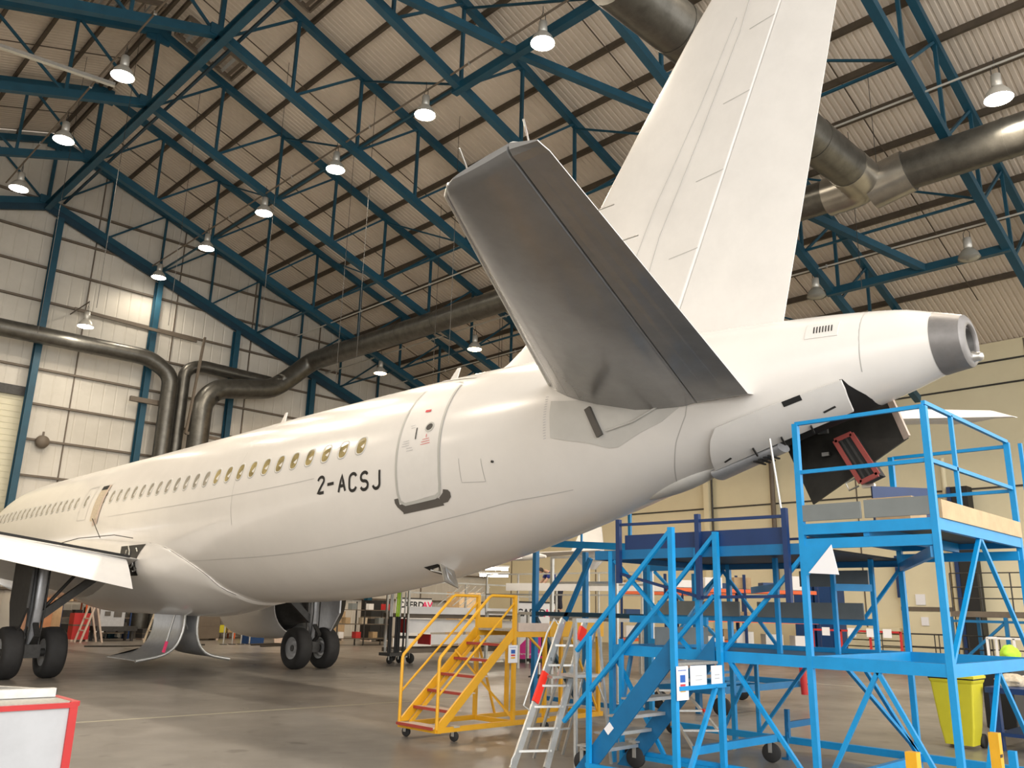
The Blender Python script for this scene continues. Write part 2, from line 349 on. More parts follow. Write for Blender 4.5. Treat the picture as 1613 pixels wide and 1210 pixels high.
for k in range(7):
    for sgn in (1, -1):
        y = TY[k]-3.1; a = (XR+sgn*0.3, y, zroof(XR)-0.42); b_ = (XR+sgn*28, y, zroof(XR+sgn*28)-0.30)
        tag(MB().bar(a, b_, 0.035).build('sag_rod', 'purlin', loc=a), f'thin brown rod down the middle of the {ORD[k]} roof bay from the gable, {side[sgn]} slope', 'rod', 'roof sag rods')
# ridge smoke vents
def vent(x, y, sgn, label):
    t = thing('roof_vent', label, 'vent', (x, y, zroof(x)), 'louvred vents beside the ridge')
    z = lambda xx: zroof(xx)-0.36
    mb = MB(); x1 = x+sgn*2.6
    for (a, b2) in (((x, y-0.7), (x1, y-0.7)), ((x, y+0.7), (x1, y+0.7)), ((x, y-0.7), (x, y+0.7)), ((x1, y-0.7), (x1, y+0.7))):
        mb.bar((a[0], a[1], z(a[0])), (b2[0], b2[1], z(b2[0])), 0.08, 0.2)
    mb.build('frame', 'girt', t)
    for k in range(9):
        xx = x+sgn*(0.2+2.2*k/8); MB().box((xx, y, z(xx)), (0.14, 1.34, 0.02), ry=0.8*sgn).build('louvre', 'alu' if k % 2 else 'girt', t)
for i, y in enumerate((TY[2]-1.1, TY[3]-1.2, TY[4]-1.5)):
    vent(XR+0.5, y, 1, f'louvred metal vent on the right of the ridge, {ORD[i]} from the gable wall'); 
for i, y in enumerate((TY[2]-1.1, TY[3]-1.2)):
    vent(XR-0.5, y, -1, f'louvred metal vent on the left of the ridge, {ORD[i]} from the gable wall')
mb = MB(); mb.bar((-2, 29.6, 19.0), (7.9, 27.9, 19.0), 0.16, 0.12)
tag(mb.build('cable_tray', 'alu', loc=(0, 28, 19)), 'pale metal cable tray crossing the upper left of the roof', 'cable tray')
# ------------------------------------------------------------------ high bay lamps and their conduits
def make_lamp(p, state, label):
    x, y, z = p; t = thing('high_bay_lamp', label, 'lamp', (x, y, z+0.95), 'high bay lamps')
    MB().lathe([(0.0, 0.42), (0.13, 0.42), (0.14, 0.10), (0.10, 0.04)], p, n=16).build('ballast_housing', 'lampm', t)
    mb = MB(); mb.lathe([(0.10, 0.06), (0.19, 0.0), (0.30, -0.14), (0.36, -0.30), (0.365, -0.33)], p, n=24)
    mb.build('reflector', 'lampm' if state else 'lampglass', t)
    MB().lathe([(0.0, -0.40), (0.2, -0.38), (0.345, -0.32), (0.35, -0.31)], p, n=24).build('lens', {0: 'lampglass', 1: 'lit', 2: 'litw'}[state], t)
    mb = MB(); mb.tube([(x, y-0.1, z+0.40), (x, y-0.1, z+0.62), (x, y, z+0.78), (x, y+0.1, z+0.62), (x, y+0.1, z+0.40)], 0.012, 6); mb.tube([(x, y, z+0.76), (x, y, z+1.0)], 0.012, 6)
    mb.build('hook', 'darkmetal', t)
    if state:
        d = bpy.data.lights.new('lamp_light', 'SPOT'); d.energy = (1150 if y < 36 else 200) if z > 15 or y < 36 else 90 if state == 1 else 250; d.color = (1.0, 0.86, 0.68) if state == 1 else (1.0, 0.62, 0.32); d.spot_size = math.radians(165); d.spot_blend = 0.5; d.shadow_soft_size = 0.3
        o = bpy.data.objects.new('lamp_light', d); COL.objects.link(o); o.location = (x, y, z-0.45-(z+0.95)+0); o.location = Vector((0, 0, -1.45)); o.parent = t
for i, y in enumerate((15.05, 20.65, 26.2, 31.8, 37.35, 42.9)):
    make_lamp((15.8, y, 18.7), 1, f'lit bell lamp right of the ridge beam, {ORD[i]} from the camera')
for i, y in enumerate((26.2, 31.9, 37.45)):
    make_lamp((7.6, y, 18.7), 1, f'lit bell lamp left of the ridge beam, {ORD[i]} from the camera')
make_lamp((12.36, 41.96, 14.85), 1, 'lit bell lamp hanging low before the gable wall, above the fuselage nose side')
make_lamp((23.5, 5.07, 16.0), 1, 'lit bell lamp over the round duct, right of the fin')
make_lamp((29.4, 7.87, 14.0), 0, 'unlit clear bell lamp above the tail cone')
make_lamp((29.4, 13.29, 14.0), 0, 'unlit clear bell lamp just right of the fin rudder')
make_lamp((27.1, 30.21, 14.8), 2, 'lit bell lamp just left of the tailplane, under the long duct')
make_lamp((27.1, 38.21, 15.0), 2, 'dim amber lamp glowing under the long duct')
for (x, y, z) in ((7.6, 14.5, 18.7), (-0.8, 20.0, 16.2), (-0.8, 31.0, 16.2), (15.8, 3.8, 18.7), (-9.0, 14.0, 13.4), (-9.0, 27.0, 13.4), (36.0, -2.0, 11.9)):  # lamps added out of view to fill light in the near and left hall
    make_lamp((x, y, z), 1, 'added unseen bell lamp giving fill light to the near and left hall')
for (x, z, y0, y1, nm) in ((15.8, 19.35, YN, 44.0, 'just right of the ridge beam'), (7.6, 19.6, YN, 40.0, 'left of the ridge beam'), (23.5, 16.75, YN, 42, 'above the round duct on the right'), (29.4, 14.8, YN, 40, 'lowest on the right slope'), (27.1, 15.75, 26, 44, 'below the long duct')):
    t = thing('lighting_conduit', f'long thin steel conduit carrying the lamps, {nm}', 'conduit', (x, y0, z), 'lamp conduits')
    MB().tube([(x, y0, z), (x, y1, z)], 0.035, 8).build('pipe', 'lampm' if x > 20 else 'girt', t)
    y = y0+2
    while y < y1: MB().box((x, y, z), (0.09, 0.05, 0.12)).build('clamp', 'alu', t); y += 5.6
tag(MB().tube([(12.36, 41.96, 15.8), (12.36, YG+.25, 15.8)], .03, 8).build('lamp_bracket', 'girt', loc=(12.36, 43, 15.8)), 'thin brown arm from the gable wall carrying the low bell lamp', 'bracket')
# hanging wires
for i, (x, y, z0, z1) in enumerate([(14.6, 28.6, 12, 23.0), (17.3, 26.0, 11, 22.3), (20.2, 24.0, 11, 21.2), (19.0, 30.0, 11, 21.7), (13.2, 34.0, 13, 23.8), (23.5, 29.0, 11, 20.2), (25.8, 9.3, 14.8, 19.5), (24.0, 14.0, 12, 20), (28.0, 11.0, 13, 18.6), (9.4, 31.0, 12, 24.3), (8.9, 36, 12, 24.2)]):
    z1 = zroof(x)+0.01; tag(MB().tube([(x, y, z0), (x, y, z1)], 0.011, 5).build('hanging_wire', 'darkmetal', loc=(x, y, z1)), f'thin vertical wire hanging from the roof, wire {ORD[i]} of those over the fuselage', 'wire', 'wires hanging from the roof')
# ------------------------------------------------------------------ ducts
def duct(name, pts, r, label, seams=2.2, m_='duct', collar=None, n=28):
    t = thing(name, label, 'duct', pts[0], 'ventilation ducts')
    P = [Vector(p) for p in pts]; out = []
    for i, p in enumerate(P):     # round the elbows
        if 0 < i < len(P)-1:
            a = (P[i-1]-p); b2 = (P[i+1]-p); L = min(1.3*r, a.length*0.49, b2.length*0.49)
            for s in range(5):
                q = s/4; out.append((p+a.normalized()*L)*(1-q)**2 + p*2*q*(1-q) + (p+b2.normalized()*L)*q*q)
        else: out.append(p)
    MB().tube(out, r, n).build('pipe', m_, t)
    for a, b2 in zip(P[:-1], P[1:]):
        L = (b2-a).length; k = int(L/seams)
        for j in range(1, k+1):
            c = a+(b2-a)*(j/(k+1)); d = (b2-a).normalized()*0.03
            MB().tube([c-d, c+d], r*1.025, n).build('seam_ring', m_, t)
    return t
ddm = 25.1
duct('round_duct', [(ddm, YN, 15.25), (ddm, 8.2, 15.3)], 0.60, 'fat galvanised duct at the right of the fin running towards the camera', 3.0)
duct('round_duct', [(ddm, 10.6, 15.35), (ddm, 42.4, 15.75), (23.9, 42.7, 14.5), (22.9, 42.8, 13.65), (19.7, 42.8, 13.05), (18.95, 42.8, 12.2), (18.95, 42.8, 0.0)], 0.55, 'long grey duct along the right roof slope, dropping to the floor at the gable', 3.1)
duct('round_duct', [(12.0, 9.4, 15.0), (23.6, 9.4, 15.3)], 0.62, 'fat grey duct crossing behind the top of the fin', 2.5)
duct('duct_junction', [(23.6, 9.4, 15.3), (25.1, 9.4, 15.3), (25.1, 10.7, 15.3)], 0.64, 'shiny duct elbow where the cross duct meets the long duct', 9, 'ductlight')
duct('duct_junction', [(25.1, 8.1, 15.3), (25.1, 9.3, 15.1)], 0.68, 'bright duct collar joined to the duct elbow beside the fin', 9, 'ductlight')
duct('round_duct', [(2.0, 43.4, 13.9), (16.1, 43.4, 14.1), (17.35, 43.4, 13.4), (17.35, 43.4, 0)], 0.42, 'grey duct crossing the gable wall from the left and turning down', 3.2)
duct('round_duct', [(18.15, 43.66, 0), (18.15, 43.66, 13.9), (18.9, 43.66, 14.35), (23.2, 43.66, 14.3)], 0.33, 'narrower grey duct rising between the two wall risers and turning right', 3.0)
mb = MB(); mb.bar((14.0, YG-0.5, 17.0), (20.4, YG-0.5, 16.9), 0.14, 0.2); mb.bar((20.4, YG-0.5, 17.0), (18.8, YG-0.9, 10.2), 0.12, 0.2)
mb = MB(); mb.bar((12.3, 43.9, 15.9), (18.7, 43.9, 15.75), 0.10, 0.16); mb.bar((18.7, 42.9, 15.75), (18.25, 42.75, 10.3), 0.10, 0.16); mb.bar((18.25, 42.75, 10.35), (24.5, 42.75, 10.15), 0.10, 0.16)
tag(mb.build('cable_duct', 'girt', loc=(18, 43, 15)), 'square brown cable duct stepping down in front of the wall risers', 'cable duct')
mb = MB(); mb.bar((15.6, 43.9, 11.9), (17.2, 43.9, 11.9), 0.2, 0.25)
tag(mb.build('wall_bracket', 'girt', loc=(15.6, 43.9, 11.9)), 'short grey bracket from a blue column to the left wall riser', 'bracket')
mb = MB(); mb.lathe([(0.0, 0.0), (0.3, 0.02), (0.32, 0.1), (0.28, 0.3), (0, 0.3)], (12.0, YG+0.1, 9.1), (0, -1, 0)); mb.bar((12.0, YG, 9.1), (12.0, YG, 9.6), 0.08)
tag(mb.build('wall_fan', 'girt', loc=(12, YG, 9)), 'small round grey fan on the gable wall left of a blue column', 'fan')
# ------------------------------------------------------------------ the airliner
XA, YT = 10.38, 2.9
FS = [0.0,0.29,0.7,2,4,6,8,10,12,14,16,20,30,32,33.5,34.8,35.9,36.7,37.2,37.45]
FW = [.34,.41,.50,.74,1.04,1.30,1.53,1.73,1.87,1.95,1.975,1.975,1.975,1.95,1.84,1.62,1.28,.88,.5,.08]
FT = [5.32,5.42,5.55,5.72,5.88,5.99,6.06,6.08,6.08,6.07,6.05,6.04,6.02,5.98,5.80,5.30,4.62,4.15,3.85,3.5]
FB = [4.7,4.66,4.53,4.17,3.62,3.07,2.59,2.21,1.97,1.87,1.84,1.84,1.83,1.85,1.93,2.08,2.32,2.62,2.92,3.35]
def herm(x, X, Y):
    n = len(X)
    if x <= X[0]: return Y[0]
    if x >= X[-1]: return Y[-1]
    i = max(k for k in range(n-1) if X[k] <= x)
    def tan(k):
        if k == 0: return (Y[1]-Y[0])/(X[1]-X[0])
        if k == n-1: return (Y[-1]-Y[-2])/(X[-1]-X[-2])
        a = (Y[k]-Y[k-1])/(X[k]-X[k-1]); b = (Y[k+1]-Y[k])/(X[k+1]-X[k])
        return 0 if a*b <= 0 else 2*a*b/(a+b)
    h = X[i+1]-X[i]; t = (x-X[i])/h; a, b = tan(i)*h, tan(i+1)*h
    return (2*t**3-3*t*t+1)*Y[i]+(t**3-2*t*t+t)*a+(-2*t**3+3*t*t)*Y[i+1]+(t**3-t*t)*b
def fus(Y): 
    s = Y-YT; return herm(s, FS, FW), herm(s, FS, FT), herm(s, FS, FB)
def surf(Y, th, off=0.0):   # th in degrees from the crown towards the port (-X) side
    w, zt, zb_ = fus(Y); h = (zt-zb_)/2; zc = (zt+zb_)/2; a = math.radians(th)
    n = Vector((-math.sin(a)/w, 0, math.cos(a)/h)).normalized()
    return Vector((XA-w*math.sin(a), Y, zc+h*math.cos(a)))+n*off
PL = thing('airliner', 'white twin-engined passenger airliner, tail towards the viewer, marked 2-ACSJ', 'aeroplane', (XA, 22.6, 0))
Ys = []; y = YT
while y < YT+37.45:
    Ys.append(y); y += 0.12 if y-YT < 3 else (0.4 if y-YT < 34 else 0.15)
Ys.append(YT+37.45); Ys.append(3.195); Ys.sort()
mb = MB(); mb.loft([[surf(yy, 360*k/96) for k in range(96)] for yy in Ys if yy >= 3.19], cap=True)
mb.build('fuselage', 'paint', PL)
cone = MB().loft([[surf(yy, 360*k/64, 0.004) for k in range(64)] for yy in (2.9, 2.95, 3.0, 3.1, 3.2)] ).build('tail_cone', 'cone', PL)
cc = (surf(2.9, 0)+surf(2.9, 180))/2
R0 = [surf(2.9, 360*k/64, 0.004) for k in range(64)]
def shr(f, dy): return [Vector((cc.x+(p.x-cc.x)*f, 2.9-dy, cc.z+(p.z-cc.z)*f)) for p in R0]
MB().loft([R0, shr(0.93, 0.02), shr(0.80, 0.035), shr(0.62, 0.04), shr(0.60, 0.01), shr(0.56, -0.5)]).build('exhaust_rim', 'cone', cone)
MB().loft([shr(0.55, -0.12), shr(0.54, 0.0), shr(0.48, 0.01), shr(0.46, -0.3)], cap=True).build('exhaust_pipe', 'darkmetal', cone)
mb = MB(); lp = cc+Vector((0.02, -0.05, -0.20)); mb.lathe([(0.0, 0.09), (0.04, 0.08), (0.055, 0.05), (0.055, 0.0), (0.07, -0.02), (0.07, -0.04)], lp, (0, -1, -0.1), 16); mb.build('tail_light', 'bare', cone)
# patches and ribbons lying on the skin
def patch(L, R, name, m_, parent=PL, off=0.004, nc=6, thick=0.0):
    rows = []
    for (a, b2) in zip(L, R): rows.append([(a[0]+(b2[0]-a[0])*j/nc, a[1]+(b2[1]-a[1])*j/nc) for j in range(nc+1)])
    mb = MB(); mb.loft([[surf(y, t, off) for y, t in r] for r in rows], closed=False)
    if thick:
        mb2 = [[surf(y, t, off-thick) for y, t in r] for r in rows]
        mb.loft(mb2, closed=False)
        o1 = [surf(*r[0], off) for r in rows]+[surf(*p, off) for p in rows[-1][1:]]+[surf(*r[-1], off) for r in rows[::-1][1:]]+[surf(*p, off) for p in rows[0][::-1][1:-1]]
        o2 = [surf(*r[0], off-thick) for r in rows]+[surf(*p, off-thick) for p in rows[-1][1:]]+[surf(*r[-1], off-thick) for r in rows[::-1][1:]]+[surf(*p, off-thick) for p in rows[0][::-1][1:-1]]
        mb.loft([o1, o2], smooth=False)
    return mb.build(name, m_, parent, fixn=bool(thick))
def dens(pts, n=4):
    out = []
    for a, b2 in zip(pts[:-1], pts[1:]): out += [(a[0]+(b2[0]-a[0])*k/n, a[1]+(b2[1]-a[1])*k/n) for k in range(n)]
    return out+[pts[-1]]
def ribbon_mb(mb, pts, wd, off=0.005, n=4, closed=False):
    P = dens(pts+([pts[0]] if closed else []), n); Q = [surf(y, t, off) for y, t in P]; N = []
    for (y, t) in P:
        w_, zt, z0 = fus(y); a = math.radians(t); N.append(Vector((-math.sin(a)/w_, 0, math.cos(a)/((zt-z0)/2))).normalized())
    L, R = [], []
    for i in range(len(Q)):
        a = Q[i-1] if i else (Q[-2] if closed else Q[0]); b2 = Q[i+1] if i < len(Q)-1 else (Q[1] if closed else Q[-1])
        s = (b2-a).cross(N[i]).normalized()*wd/2; L.append(Q[i]+s); R.append(Q[i]-s)
    mb.loft([L, R], closed=False); return mb
def ribbon(pts, wd, name, m_, parent=PL, off=0.005, n=4, closed=False): return ribbon_mb(MB(), pts, wd, off, n, closed).build(name, m_, parent, fixn=False)
# cabin windows
def window(Y, th, yellow, parent=PL):
    hw, hh = 0.115, 4.6
    outl = []
    for k in range(24):
        a = 2*math.pi*k/24; c, s_ = math.cos(a), math.sin(a)
        outl.append((Y+hw*math.copysign(abs(c)**0.75, c), th+hh*math.copysign(abs(s_)**0.75, s_)))
    # frame ring, raised lip
    def ring(f, off): return [surf(Y+(p[0]-Y)*f, th+(p[1]-th)*(1+(f-1)*0.75), off) for p in outl]
    fr = MB().loft([ring(1.30, 0.001), ring(1.27, 0.010), ring(1.08, 0.010), ring(1.0, 0.002)]).build('cabin_window', 'htpf', parent)
    MB().add(ring(1.02, 0.003), [list(range(24))]).build('pane', 'glass' if yellow else 'glassgrey', fr)
for i in range(24): window(12.74+0.519*i, 74.4 - 0.08*i, i < 11)
for i in range(17): window(26.95+0.519*i, 72.2, False)
window(26.14, 72.2, False)
# open overwing exit
o = patch([(25.35, t) for t in (62, 68, 74, 80, 86, 90)], [(24.85, t) for t in (62, 68, 74, 80, 86, 90)], 'overwing_exit', 'clothc', off=0.006)
patch([(25.35, 61), (25.33, 64.5)], [(24.8, 61), (24.8, 65)], 'exit_head_gap', 'black', o, off=0.009, nc=2)
ribbon([(24.75, 61), (24.72, 68), (24.72, 80), (24.8, 91), (25.1, 92)], 0.14, 'exit_frame', 'timber', o, off=0.02)
ribbon([(26.45, 60), (26.45, 88), (25.75, 88), (25.75, 60), (26.45, 60)], 0.025, 'overwing_exit_outline', 'panel_line', off=0.005)
# rear passenger door
DL = [(11.69, 113), (11.70, 107.9), (11.71, 97), (11.71, 86.7), (11.73, 71.6), (11.75, 53.3), (11.74, 40)]
DR = [(10.70, 113), (10.70, 107.9), (10.68, 96.5), (10.70, 82), (10.72, 65.5), (10.74, 53), (10.77, 40)]
dr = patch(dens(DL), dens(DR), 'rear_passenger_door', 'paint2', off=0.010)
ol = [(11.70, 40), (11.72, 53), (11.71, 71), (11.70, 87), (11.69, 107), (11.66, 111.5), (11.56, 113.6), (10.86, 114.4), (10.75, 112.5), (10.71, 108), (10.68, 96.5), (10.70, 82), (10.72, 65.5), (10.74, 53), (10.77, 40)]
ribbon(ol, 0.055, 'door_outline', 'outline', dr, off=0.014)
ribbon([(11.74, 40.5), (11.45, 36), (10.95, 35.5), (10.77, 38.5)], 0.035, 'door_top_outline', 'outline', dr, off=0.014)
circ = lambda Y, t, r, n=20: [(Y+r*math.cos(2*math.pi*k/n), t+r/2.05*57.3*math.sin(2*math.pi*k/n)) for k in range(n)]
pw = MB().add([surf(y, t, 0.016) for y, t in circ(10.99, 73.4, 0.085)], [list(range(20))]).build('door_window', 'darkmetal', dr)
ribbon(circ(10.99, 73.4, 0.09), 0.03, 'door_window_rim', 'outline', pw, off=0.018, n=1, closed=True)
ribbon([(11.30, 72), (11.28, 79)], 0.03, 'door_handle', 'darkmetal', dr, off=0.018)
ribbon([(11.24, 61.5), (11.10, 61.8)], 0.05, 'warning_placard', 'print_red', dr, off=0.018)
mb = MB()
for (yy, tt, L) in ((11.02, 80.4, 0.16), (11.02, 81.8, 0.2), (11.02, 83.2, 0.22)): ribbon_mb(mb, [(yy+L/2, tt), (yy-L/2, tt)], 0.008, 0.018, 2)
ribbon_mb(mb, [(11.02, 77.5), (11.02, 79.5)], 0.015, 0.018, 2); mb.build('red_placard_text', 'print_red', dr, fixn=False)
mb = MB()
for (yy, tt, L) in ((11.5, 79, 0.14), (11.5, 80.4, 0.17), (11.5, 81.8, 0.18), (11.4, 83.5, 0.14), (11.38, 85, 0.16), (11.42, 70, 0.12), (11.40, 71.5, 0.10)): ribbon_mb(mb, [(yy+L/2, tt), (yy-L/2, tt)], 0.008, 0.018, 2)
mb.build('grey_placard_text', 'print_grey', dr, fixn=False)
sl = [(11.80, 109.5), (11.78, 112.2), (11.70, 116.0), (11.5, 118.4), (10.9, 119.4), (10.64, 119.0), (10.53, 116.6), (10.57, 112.6), (10.66, 111.4)]
patch([(11.80, 109.3), (11.80, 111.5), (11.76, 114.0), (11.66, 117.6)], [(11.68, 109.3), (11.67, 112.0), (11.55, 114.2), (11.5, 117.9)], 'sill_plate_front', 'sill', off=0.008, nc=3)
patch([(11.62, 114.4), (11.66, 116), (11.66, 118.6)], [(10.80, 115.2), (10.75, 117), (10.72, 120.2)], 'sill_plate', 'sill', off=0.008, nc=8)
patch([(10.66, 111.2), (10.68, 113.0), (10.78, 115.2), (10.76, 118.9)], [(10.56, 112.2), (10.52, 114.0), (10.53, 116.6), (10.62, 118.9)], 'sill_plate_rear', 'sill', off=0.0085, nc=3)
ribbon([(11.70, 23.5), (11.59, 25), (10.55, 34.5)], 0.05, 'rain_gutter', 'outline', off=0.012)
# registration 2-ACSJ, letters painted on the skin
def glyph(strokes, y0, wd, th_top, th_bot, name, lw=0.05):
    mb = MB(); n = len(strokes)
    for s_ in strokes: ribbon_mb(mb, [(y0-u*wd, th_top+(th_bot-th_top)*(1-v)) for u, v in s_], lw, 0.006, 3)
    mb.build(name, 'ink', PL, fixn=False)
def arc(cx, cy_, rx, ry, a0, a1, n=9): return [(cx+rx*math.cos(math.radians(a0+(a1-a0)*k/n)), cy_+ry*math.sin(math.radians(a0+(a1-a0)*k/n))) for k in range(n+1)]
G = {'2': [arc(.5, .76, .5, .24, 175, -25)+[(0, 0.0), (1.02, 0.0)]], '-': [[(0, .52), (1, .52)]],
     'A': [[(0, 0), (.5, 1), (1, 0)], [(.16, .34), (.84, .34)]], 'C': [arc(.5, .74, .5, .26, 15, 180)+arc(.5, .26, .5, .26, 180, 345)],
     'S': [arc(.5, .75, .46, .25, 20, 260)+arc(.5, .25, .48, .25, 80, -165)], 'J': [[(1, 1), (1, .3)]+arc(.52, .27, .48, .27, 0, -170)]}
for ch, ya, yb in (('2', 13.86, 13.68), ('-', 13.57, 13.38), ('A', 13.24, 13.05), ('C', 12.93, 12.74), ('S', 12.62, 12.42), ('J', 12.30, 12.12)):
    f = (13.86-ya)/1.74; tt, tb_ = 87.6+4.2*f, 96.3+5.2*f
    glyph(G[ch], ya, ya-yb, tt, tb_, 'registration_letter' if ch.isalpha() else 'registration_mark', 0.058)
# seams
def seams(lst, name='skin_seam', wd=0.014):
    for pts in lst: ribbon(pts, wd, name, 'panel_line', off=0.003, n=8)
seams([[(24, 125), (18, 125), (14.2, 126.6), (11, 128), (9.4, 130.5), (8.3, 137)], [(24, 88.5), (18, 88), (14, 87.5)], [(6.15, 96), (6.25, 112), (6.5, 130), (6.7, 150), (6.9, 172)],
       [(10.25, 96.7), (10.24, 110.6), (9.76, 114), (9.79, 100.2)], [(17.0, 105), (17.0, 60)], [(3.95, 5), (3.95, 90), (3.97, 120)]])
# tailplane root fairing plate, scale marks
fp = patch([(8.43, 76), (8.43, 84), (8.42, 92), (8.42, 99.9), (8.2, 103.5), (7.8, 110), (7.48, 117.7)], [(6.02, 96.5), (6.01, 97.5), (6.01, 98.9), (6.3, 104), (6.6, 111), (6.95, 114), (7.34, 119)], 'tailplane_fairing', 'htpf', off=0.012, nc=10, thick=0.01)
mb = MB()
for k in range(17): ribbon_mb(mb, [(8.55, 72+k*1.7), (8.55-(0.05), 72+k*1.7)], 0.008, 0.005, 1)
mb.build('trim_scale_marks', 'print_grey', PL, fixn=False)
mb = MB(); a = surf(7.75, 92, 0.02); b_ = surf(7.55, 108, 0.02); mb.bar(surf(7.72, 88, 0.05), surf(7.55, 108, 0.05), 0.10, 0.05, (1, 0, 0)); mb.build('fairing_seal', 'sill', fp)
mb = MB(); mb.tube([surf(7.45, 106, 0.03), surf(7.0, 105, 0.04), surf(6.55, 99, 0.05), surf(6.45, 94, 0.05), surf(6.75, 91, 0.04)], 0.016, 8); mb.build('bonding_strip', 'htpf', fp)
# APU exhaust vent grille
vp_ = patch([(4.60, t) for t in (47.5, 54, 61, 69)], [(4.20, t) for t in (48.5, 55.5, 62.5, 70.5)], 'vent_panel', 'paint2', off=0.010, nc=4, thick=0.008)
for k in range(7):
    y = 4.50-0.036*k; ribbon([(y, 54), (y-0.01, 63.5)], 0.017, 'vent_slot', 'black', vp_, off=0.013)
# APU bay, port door standing slightly open
patch([(6.2, t) for t in range(160, 241, 10)], [(4.0, t) for t in range(160, 241, 10)], 'apu_bay_opening', 'black', off=0.004, nc=10)
patch([(4.24, t) for t in (121, 130, 140, 150, 162)], [(4.205, 121.5), (4.16, 130), (4.09, 140), (4.03, 150), (4.0, 162)], 'apu_bay_edge', 'black', off=0.005, nc=2)
DLp = [(5.87, 127.5), (6.00, 136), (6.08, 145), (6.15, 155), (6.22, 167)]; DRp = [(4.20, 121), (4.19, 131), (4.20, 141), (4.21, 151), (4.23, 162)]
ad = patch(dens(DLp, 2), dens(DRp, 2), 'apu_door_port', 'paint2', off=0.075, nc=8, thick=0.03)
def on_door(Y, t, dy, dt, nm, m_='darkmetal', w_=0.03): ribbon([(Y+dy/2, t+dt/2), (Y-dy/2, t-dt/2)], w_, nm, m_, ad, off=0.079, n=2)
on_door(4.82, 126, 0.24, 1.2, 'intake_slot', 'black', 0.075); on_door(4.45, 147, 0.16, 2, 'latch'); on_door(5.95, 160, 0.12, 2, 'latch')
for Y in (4.75, 5.15, 5.55): MB().bar(surf(Y, 157, 0.09), surf(Y+0.03, 168, 0.10), 0.02, 0.02).build('hook_latch', 'darkmetal', ad)
# starboard APU door hanging open, inside face to the viewer
P0 = [V(11.12, 5.68, 4.28), V(11.02, 5.25, 3.32), V(11.02, 3.92, 4.08), V(11.12, 4.12, 4.62), V(11.12, 4.8, 4.55)]
sd = MB().prism(P0, (0.04, 0, 0)).build('apu_door_starboard', 'doorin', PL)
MB().bar(P0[2]-V(0.02, 0, 0), P0[3]-V(0.02, 0, 0), 0.03, 0.10).build('door_edge_strip', 'timber', sd)
# red-lipped oil cooler duct on the hanging door
A0 = [V(10.85, 4.80, 4.12), V(10.85, 4.57, 4.19), V(10.85, 4.27, 3.62), V(10.85, 4.50, 3.53)]
def rectframe(mb, P, t_, dx):
    for a, b2 in zip(P, P[1:]+P[:1]): mb.bar(a, b2, dx, t_, (1, 0, 0)); 
rf_ = MB(); rectframe(rf_, A0, 0.035, 0.06); cool = rf_.build('cooler_duct', 'redlip', sd)
MB().prism(A0, (0.25, 0, 0)).build('duct_box', 'black', cool)
mb = MB()
for f in (0.3, 0.62): mb.bar(A0[0].lerp(A0[1], f)-V(.0, 0, 0), A0[3].lerp(A0[2], f), 0.03, 0.03)
mb.build('duct_vane', 'darkmetal', cool)
mb = MB(); mb.tube([V(10.9, 4.55, 3.5), V(10.9, 4.68, 3.45), V(10.9, 4.72, 3.55), V(10.9, 4.6, 3.6)], 0.012); mb.box((10.95, 5.0, 4.30), (0.05, 0.14, 0.08)); mb.box((10.97, 4.45, 3.50), (0.06, 0.16, 0.05)); mb.box((10.98, 5.0, 3.98), (0.03, 0.10, 0.05)); mb.build('door_stay', 'bare', sd)
# faired drain pod and louvred fairing under the tail
mb = MB(); rings = []
for k in range(13):
    q = k/12; Y = 7.5-1.45*q; z0 = fus(Y)[2]; r = 0.20*math.sin(math.pi*min(max(q, .02), .98))**0.6
    rings.append([V(XA-0.05+r*math.cos(2*math.pi*j/16), Y, z0+0.03+0.55*r*math.sin(2*math.pi*j/16)) for j in range(16)])
mb.loft(rings, cap=True); mb.build('drain_pod', 'htpf', PL)
mb = MB(); rings = []
for k in range(9):
    q = k/8; Y = 6.3-1.0*q; z0 = fus(Y)[2]; r = 0.22-0.05*q
    rings.append([V(XA+r*math.cos(2*math.pi*j/16), Y, z0-0.04+0.35*r*math.sin(2*math.pi*j/16)) for j in range(16)])
mb.loft(rings, cap=True); lf = mb.build('louvred_fairing', 'steelgrey', PL)
for k in range(4): MB().box((XA, 5.45+0.07*k, fus(5.45+.07*k)[2]-0.115), (0.30, 0.03, 0.02)).build('louvre', 'black', lf)
# belly service hatch
hp = patch([(11.98, 156.3), (11.95, 163), (11.91, 172)], [(11.64, 157), (11.62, 164), (11.61, 171)], 'service_hatch', 'black', off=0.005, nc=3)
mb = MB(); hd = [surf(11.60, 157.5, 0.01), surf(11.60, 170, 0.01)]
q0, q1 = hd; dn = V(0.0, -0.14, -0.30)
mb.prism([q0, q1, q1+dn, q0+dn], (0, -0.02, 0.01)); hd_ = mb.build('hatch_door', 'bare', hp)
MB().tube([q0+dn*0.2+V(.1, -.03, 0), q1+dn*0.2-V(.1, .03, 0), q1+dn*0.8-V(.1, .03, 0), q0+dn*0.8+V(.1, -.03, 0)], 0.012, 6, closed=True).build('door_rib', 'steelgrey', hd_)
mb = MB(); mb.box(surf(11.80, 164, -0.02), (0.2, 0.18, 0.06)); mb.tube([surf(11.9, 160, 0.02), surf(11.7, 166, 0.05)], 0.02); mb.build('service_valve', 'bare', hp)
MB().lathe([(0.02, 0.0), (0.02, 0.03)], surf(9.55, 104, 0), (-1, 0, 0), 12).build('static_port', 'darkmetal', PL)
# antennas
for Y, h in ((18.7, 0.42), (12.2, 0.34)):
    z0 = fus(Y)[1]-0.03; MB().prism([(XA-0.012, Y+0.20, z0), (XA-0.012, Y-0.10, z0), (XA-0.012, Y-0.24, z0+h), (XA-0.012, Y-0.16, z0+h)], (0.024, 0, 0)).build('blade_antenna', 'paint2', PL)
